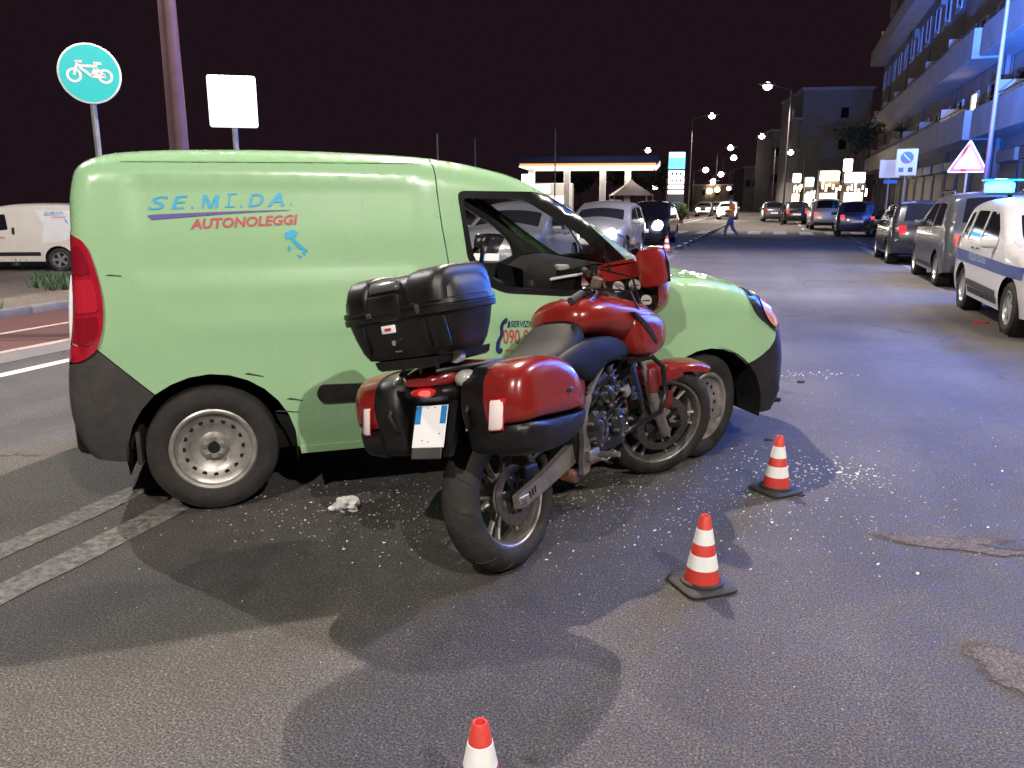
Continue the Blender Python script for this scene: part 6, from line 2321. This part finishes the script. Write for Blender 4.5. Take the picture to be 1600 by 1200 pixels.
# ------------------------------------------------------------------ buildings on the right
def building(name, label, q0, q1, t0, t1, floors, fh, wallm, gfh=4.2, bay=3.2, balcony=(), shops=True, seed=0, end_windows=False, parm='parapet'):
    """stands in road coordinates: facade towards the road at q0, running from t0 to t1"""
    rg = random.Random(seed)
    root = empty(name, label, 'building', mat=ROAD @ Matrix.Translation((q0, t0, 0)))
    L_, D_ = t1 - t0, q1 - q0
    H_ = gfh + floors * fh
    MB().box((D_ / 2, L_ / 2, H_ / 2 - .3), (D_, L_, H_ + .6)).build('wall', wallm, root, smooth=False)
    MB().box((D_ / 2 - .15, L_ / 2, H_ + .12), (D_ + .6, L_ + .3, .3), .03, 1).build('roof', parm, root)
    nb = max(1, int(L_ / bay))
    bw = L_ / nb
    for f in range(floors):
        zf = gfh + f * fh
        if f in balcony:
            MB().box((-.65, L_ / 2, zf + .02), (1.3, L_ - .2, .2), .02, 1).build('balcony_slab', parm, root)
            MB().box((-1.24, L_ / 2, zf + .62), (.12, L_ - .2, 1.06), .02, 1).build('balcony_parapet', parm, root)
            for yy in (.16, L_ - .16):
                MB().box((-.6, yy, zf + .62), (1.2, .12, 1.06), .02, 1).build('balcony_parapet', parm, root)
        for b in range(nb):
            y = (b + .5) * bw
            w_ = 1.25
            h_ = 2.2 if f in balcony else 1.5
            zc = zf + (h_ / 2 + .15 if f in balcony else 1.65)
            wn = MB()
            for dy in (-w_ / 2 - .04, w_ / 2 + .04):
                wn.box((-.03, y + dy, zc), (.12, .09, h_ + .16))
            wn.box((-.03, y, zc + h_ / 2 + .04), (.12, w_, .09))
            wn.box((-.05, y, zc - h_ / 2 - .05), (.2, w_ + .2, .07))
            wo = wn.build('window', 'frame_dark' if seed % 2 else parm, root, smooth=False)
            lit = rg.random() < .07
            if rg.random() < .55 and not lit:
                MB().box((-.012, y, zc + h_ * .12), (.03, w_, h_ * .76)).build('roller_shutter', 'shutter', wo, smooth=False)
                MB().box((-.008, y, zc), (.02, w_, h_)).build('pane', 'pane', wo, smooth=False)
            else:
                MB().box((-.01, y, zc), (.025, w_, h_)).build('pane', 'pane_lit' if lit else 'pane', wo, smooth=False)
    for b in range(nb):
        if rg.random() < .6:
            zf = gfh + rg.randrange(floors) * fh
            ac = MB().box((-.22, (b + .5) * bw + 1.0, zf + 2.3), (.34, .85, .58), .03, 1).build('air_conditioner', 'facade_c', root)
            MB().lathe([(0, -.012), (.2, -.012), (.22, 0)], 18, 'x', mx=Matrix.Translation((-.39, (b + .5) * bw + 1.0, zf + 2.3))).build('fan_grille', 'frame_dark', ac)
    for b in range(0, nb + 1, 3):
        MB().cyl((-.06, min(b * bw + .1, L_ - .1), .2), (-.06, min(b * bw + .1, L_ - .1), H_), .055, n=8).build('downpipe', 'shutter', root)
    for f in balcony:
        zf = gfh + f * fh
        MB().tube([(-1.24, .2, zf + 1.32), (-1.24, L_ - .2, zf + 1.32)], .025, 6).build('handrail', 'frame_dark', root)
        for b in range(nb + 1):
            MB().cyl((-1.24, .2 + (L_ - .4) * b / nb, zf + 1.13), (-1.24, .2 + (L_ - .4) * b / nb, zf + 1.32), .018, n=6).build('rail_post', 'frame_dark', root)
            if 0 < b < nb and b % 2 == 0:
                MB().box((-.62, b * bw, zf + 1.0), (1.1, .08, 1.7), .01, 1).build('balcony_divider', parm, root)
    if shops:
        for b in range(nb):
            y = (b + .5) * bw
            so = MB().box((-.03, y, 1.6), (.10, bw * .82, 2.9), .01, 1).build('shop_front', 'frame_dark', root)
            MB().box((-.09, y, 1.5), (.04, bw * .7, 2.4)).build('shop_shutter', 'shutter', so, smooth=False)
            MB().box((-.16, y, 3.35), (.2, bw * .8, .5), .03, 1).build('shop_sign', rg.choice(['canopy_blue', 'facade_c', 'awning_dark']), so)
    return root


building('apartment_block', 'near apartment block with long pale balconies lit blue by the police lamps', 8.8, 22, 9, 40, 6, 3.3, 'facade_a', balcony=(0, 1, 2, 3, 4, 5), seed=1)
building('apartment_block', 'taller brownish block with dark windows beyond the blue lit balconies', 8.6, 22, 40.4, 88, 7, 3.3, 'facade_b', balcony=(0, 1, 3, 5), seed=2)


def far_block(name, label, u0, u1, vtop, dep, wallm, depth=14, win=True, stubs=False):
    a, b = at_depth(u0, 320, dep), at_depth(u1, 320, dep)
    top = at_depth(u0, vtop, dep).z
    root = empty(name, label, 'building', ((a.x + b.x) / 2, dep, 0), R(-8))
    w = (b - a).length
    MB().box((0, depth / 2, top / 2 - .3), (w, depth, top + .6)).build('wall', wallm, root, smooth=False)
    MB().box((0, depth / 2, top + .15), (w + .4, depth + .4, .35), .03, 1).build('roof', 'parapet', root)
    if win:
        n = max(2, int(top / 3.2))
        for f in range(1, n):
            for x in ((.12, ) if stubs else (-.3, .0, .3)):
                wo = MB().box((x * w, -.03, f * top / n + 1.0), (.9, .1, 1.2), .01, 1).build('window', 'frame_dark', root)
                MB().box((x * w, -.09, f * top / n + 1.0), (.75, .04, 1.05)).build('pane', 'pane', wo, smooth=False)
            if stubs:
                MB().box((-w / 2 - .55, 1.5, f * top / n + .4), (1.1, 3.4, .2), .02, 1).build('balcony_slab', 'parapet', root)
                MB().box((-w / 2 - 1.05, 1.5, f * top / n + 1.0), (.1, 3.4, 1.0), .02, 1).build('balcony_parapet', 'parapet', root)
    return root


far_block('apartment_block', 'pale grey block with a blank end wall and side balconies behind the shops', 1245, 1345, 140, 100, 'facade_c', stubs=True)
far_block('town_house', 'dark greenish house left of the pale block, past the street lamps', 1200, 1238, 205, 120, 'facade_b')
far_block('town_house', 'low dark house at the far end of the street', 1160, 1196, 262, 150, 'facade_b')
far_block('town_house', 'low far house closing the street, lit orange by the lamps', 1085, 1155, 290, 190, 'facade_b')


# lit shops under the pale block
def shop(label, u0, u1, v0, v1, dep, warm, sign=True):
    a, b = at_depth(u0, v1, dep), at_depth(u1, v0, dep)
    root = empty('shop_front', label, 'shop', ((a.x + b.x) / 2, dep, 0), R(-14))
    w = abs(b.x - a.x)
    zt = b.z
    MB().box((0, .6, zt / 2), (w, 1.2, zt), .02, 1).build('shop_wall', 'facade_b', root)
    MB().box((0, -.05, 1.2), (w * .86, .1, 2.0), .02, 1).build('shop_window', 'pane_lit', root)
    if sign:
        MB().box((0, -.12, zt - .45), (w * .94, .2, .7), .03, 1).build('lit_sign', warm, root)
    MB().loft([[(x, y, z) for x, y, z in ((-w / 2, -.1, zt - .9), (w / 2, -.1, zt - .9), (w / 2, -1.6, zt - 1.4), (-w / 2, -1.6, zt - 1.4))], [(x, y, z) for x, y, z in ((-w / 2, -.1, zt - .85), (w / 2, -.1, zt - .85), (w / 2, -1.6, zt - 1.35), (-w / 2, -1.6, zt - 1.35))]]).build('awning', 'awning_dark', root, angle=20)
    rg = random.Random(int(u0))
    for k in range(6):
        MB().box((-w * .42 + w * .84 * k / 5, -1.62, zt - 1.15 - rg.uniform(0, .5)), (w * .07, .06, rg.uniform(.2, .7)), .02, 1).build('fairy_light', rg.choice(['lamp_warm', 'sign_lit', 'lamp_warm']), root)
    return root


shop('shop with the brightest white upright sign under the pale block', 1236, 1252, 270, 318, 74, 'sign_lit')
shop('narrow lit shop right of the bright white sign', 1256, 1272, 276, 318, 72, 'sign_lit')
shop('lit shop with hanging warm fairy lights over a dark awning', 1278, 1312, 266, 318, 68, 'lamp_warm')
shop('lit shop with white awning edge nearest the parked blue car', 1316, 1352, 268, 320, 62, 'sign_lit')
p = at_depth(1325, 258, 60)
e = empty('hanging_sign', 'small lit white rectangular sign jutting from the brownish block', 'sign', (p.x, p.y, p.z), R(-18))
MB().box((0, 0, 0), (.6, .16, .85), .03, 1).build('sign_box', 'sign_lit', e)
MB().box((.45, 0, .2), (.4, .05, .05)).build('bracket', 'frame_dark', e)

# ------------------------------------------------------------------ far street lamps
for i, (u, v, hz, lab, pw_, hm) in enumerate((
        (1200, 133, 9.5, 'highest lit street lamp over the road, left of the pale block', 6500, 'lamp_white'),
        (1112, 180, 9.5, 'lit street lamp high over the middle of the road, left of the highest one', 6500, 'lamp_white'),
        (1191, 212, 9.0, 'lit street lamp below the highest lamp', 3500, 'lamp_white'),
        (1141, 230, 9.0, 'smaller lit street lamp below the one over the middle of the road', 4000, 'lamp_white'),
        (1236, 237, 7.0, 'lit street lamp at the corner of the pale block', 250, 'lamp_white'),
        (1102, 265, 6.5, 'large glaring lamp right of the price totem', 1500, 'lamp_white'),
        (1146, 246, 9.0, 'small lit lamp just below the fourth street lamp', 0, 'lamp_white'),
        (1202, 257, 8.0, 'far lit lamp over the dark greenish house', 0, 'lamp_white'),
        (1153, 266, 8.5, 'far lit lamp low in the middle of the street', 0, 'lamp_white'),
        (1126, 272, 8.5, 'far lit lamp right of the large glaring lamp', 0, 'lamp_white'),
        (1138, 294, 7.5, 'farthest orange lamp on the left at the street end', 0, 'lamp_warm'),
        (1152, 292, 7.5, 'farthest orange lamp second from left at the street end', 0, 'lamp_warm'),
        (1165, 289, 7.5, 'farthest orange lamp second from right at the street end', 0, 'lamp_warm'),
        (1176, 291, 7.5, 'farthest orange lamp on the right at the street end', 2500, 'lamp_warm'),
        (1108, 298, 7.0, 'tiny orange lamp low left at the street end', 0, 'lamp_warm'),
        (1120, 296, 7.0, 'tiny orange lamp left of the row at the street end', 0, 'lamp_warm'),
        (1187, 296, 7.0, 'tiny orange lamp right of the row at the street end', 0, 'lamp_warm'),
        (1143, 302, 6.0, 'lowest tiny orange lamp in the middle of the street end', 0, 'lamp_warm'),
        (1114, 283, 8.0, 'small white lamp between the glaring lamp and the orange row', 0, 'lamp_white'),
        (1012, 234, 8.0, 'faint distant lamp above the end of the filling station canopy', 0, 'lamp_warm'),
        (1023, 292, 5.0, 'low distant lamp between the tent and the price totem', 0, 'lamp_warm'),
        (1000, 298, 4.5, 'low distant lamp behind the tent', 0, 'lamp_warm'))):
    dep = min(190.0, (hz - 1.52) * 1256 / (315 - v) * .985)
    p = at_depth(u, v, dep)
    sidex = 1.6 if u > 1180 else -1.6
    street_lamp('street_lamp', lab, (p.x + sidex, p.y + .2, 0), (p.x, p.y, p.z), pw_, (1, .86, .72) if hm == 'lamp_white' else (1, .55, .25), .07, 'pole_dark', hm, max(.6, min(1.4, dep * .0076)), 'street lamps down the road', cone=140)


# ------------------------------------------------------------------ shrubs and trees
def leaf_clump(rg, mb, c, r, n, s0, s1):
    for _ in range(n):
        d = Vector((rg.gauss(0, 1), rg.gauss(0, 1), rg.gauss(0, 1))).normalized() * r * rg.random() ** .4
        p_ = c + d
        s_ = rg.uniform(s0, s1)
        a = Vector((rg.uniform(-1, 1), rg.uniform(-1, 1), rg.uniform(-1, 1))).normalized()
        b = a.orthogonal().normalized()
        mb.add([p_ - a * s_, p_ + b * s_ * .5, p_ + a * s_, p_ - b * s_ * .5], [(0, 1, 2, 3)])


def tree(label, x, y, h, cr, seed, matn='leaf_dark', trunk=True, name='street_tree', cat='tree'):
    rg = random.Random(seed)
    root = empty(name, label, cat, (x, y, 0))
    th = h - cr * 1.3 if trunk else .3
    tr = MB().tube([(0, 0, 0), (.05, .02, th * .5), (0, .05, th), (.05, 0, th + cr * .6)], [.16, .12, .09, .03], 8)
    for k in range(5):
        a = 2 * math.pi * k / 5
        tr.tube([(0, 0, th * .9), (cr * .4 * math.cos(a), cr * .4 * math.sin(a), th + cr * .4), (cr * .75 * math.cos(a), cr * .75 * math.sin(a), th + cr * .7)], [.06, .04, .015], 6)
    tr.build('trunk', 'bark', root)
    cb = MB()
    for k in range(16):
        d = Vector((rg.gauss(0, .5), rg.gauss(0, .5), rg.uniform(-.35, .7))) * cr
        leaf_clump(rg, cb, Vector((0, 0, th + cr * .6)) + d, cr * rg.uniform(.25, .45), 60, .05 * cr + .04, .1 * cr + .06)
    cb.build('crown', matn, root, smooth=False, fix=False)


p = at_depth(1386, 330, 33)
tree('dark leafy shrub on the pavement below the sign posts', p.x + .2, p.y, 2.1, .8, 4, trunk=False, name='shrub', cat='shrub')
p = at_depth(1065, 330, 58)
tree('low shrub at the foot of the price totem', p.x, p.y, 1.2, .7, 6, 'leaf', trunk=False, name='shrub', cat='shrub')
p = at_depth(1300, 300, 66)
tree('small bare looking street tree in front of the pale block', p.x + 1.0, p.y - 3, 7.0, 1.6, 8)
for k, (u, dep, h, cr) in enumerate(((905, 95, 6, 2.6), (985, 110, 6, 2.8), (1035, 100, 6, 2.4))):
    p = at_depth(u, 330, dep)
    tree(['dark tree behind the left half of the filling station', 'dark tree behind the tent', 'dark tree behind the price totem'][k], p.x, p.y, h, cr, 30 + k)



# road film on the big painted and moulded parts: thin patches of dried dust with their own ragged shapes
def grime(name, tint, lo, hi, amount, scale):
    m = M[name]
    t = m.node_tree
    p = t.nodes['Principled BSDF']
    L = t.links.new
    tc = t.nodes.new('ShaderNodeTexCoord')
    n1 = t.nodes.new('ShaderNodeTexNoise')
    n1.inputs['Scale'].default_value = scale
    n1.inputs['Detail'].default_value = 9
    n1.inputs['Roughness'].default_value = .72
    n1.inputs['Distortion'].default_value = .6
    L(tc.outputs['Object'], n1.inputs['Vector'])
    mr = t.nodes.new('ShaderNodeMapRange')
    mr.inputs[1].default_value = lo
    mr.inputs[2].default_value = hi
    mr.inputs[3].default_value = 0
    mr.inputs[4].default_value = amount
    L(n1.outputs[0], mr.inputs[0])
    mx = t.nodes.new('ShaderNodeMixRGB')
    mx.inputs[2].default_value = (*tint, 1)
    L(mr.outputs[0], mx.inputs[0])
    if p.inputs['Base Color'].links:
        L(p.inputs['Base Color'].links[0].from_socket, mx.inputs[1])
    else:
        mx.inputs[1].default_value = p.inputs['Base Color'].default_value
    L(mx.outputs[0], p.inputs['Base Color'])
    ct = t.nodes.new('ShaderNodeMapRange')
    ct.inputs[1].default_value = 0
    ct.inputs[2].default_value = max(amount, .01)
    ct.inputs[3].default_value = p.inputs['Coat Weight'].default_value
    ct.inputs[4].default_value = p.inputs['Coat Weight'].default_value * .35
    L(mr.outputs[0], ct.inputs[0])
    L(ct.outputs[0], p.inputs['Coat Weight'])


grime('green_paint', (.30, .40, .27), .48, .75, .16, 3.2)
grime('moto_red', (.16, .05, .035), .50, .75, .35, 9)
grime('case_black', (.06, .052, .045), .52, .78, .30, 11)
grime('grey_plastic', (.12, .10, .085), .48, .75, .45, 7)
grime('black_plastic', (.07, .06, .05), .50, .75, .35, 7)
grime('cone_red', (.22, .05, .04), .55, .75, .5, 22)
grime('sign_white', (.55, .53, .50), .58, .80, .25, 9)
grime('paint_white', (.42, .40, .36), .52, .78, .28, 4)
grime('tyre_dusty', (.09, .075, .06), .52, .75, .4, 14)
grime('steel_rim', (.16, .12, .09), .50, .74, .55, 18)
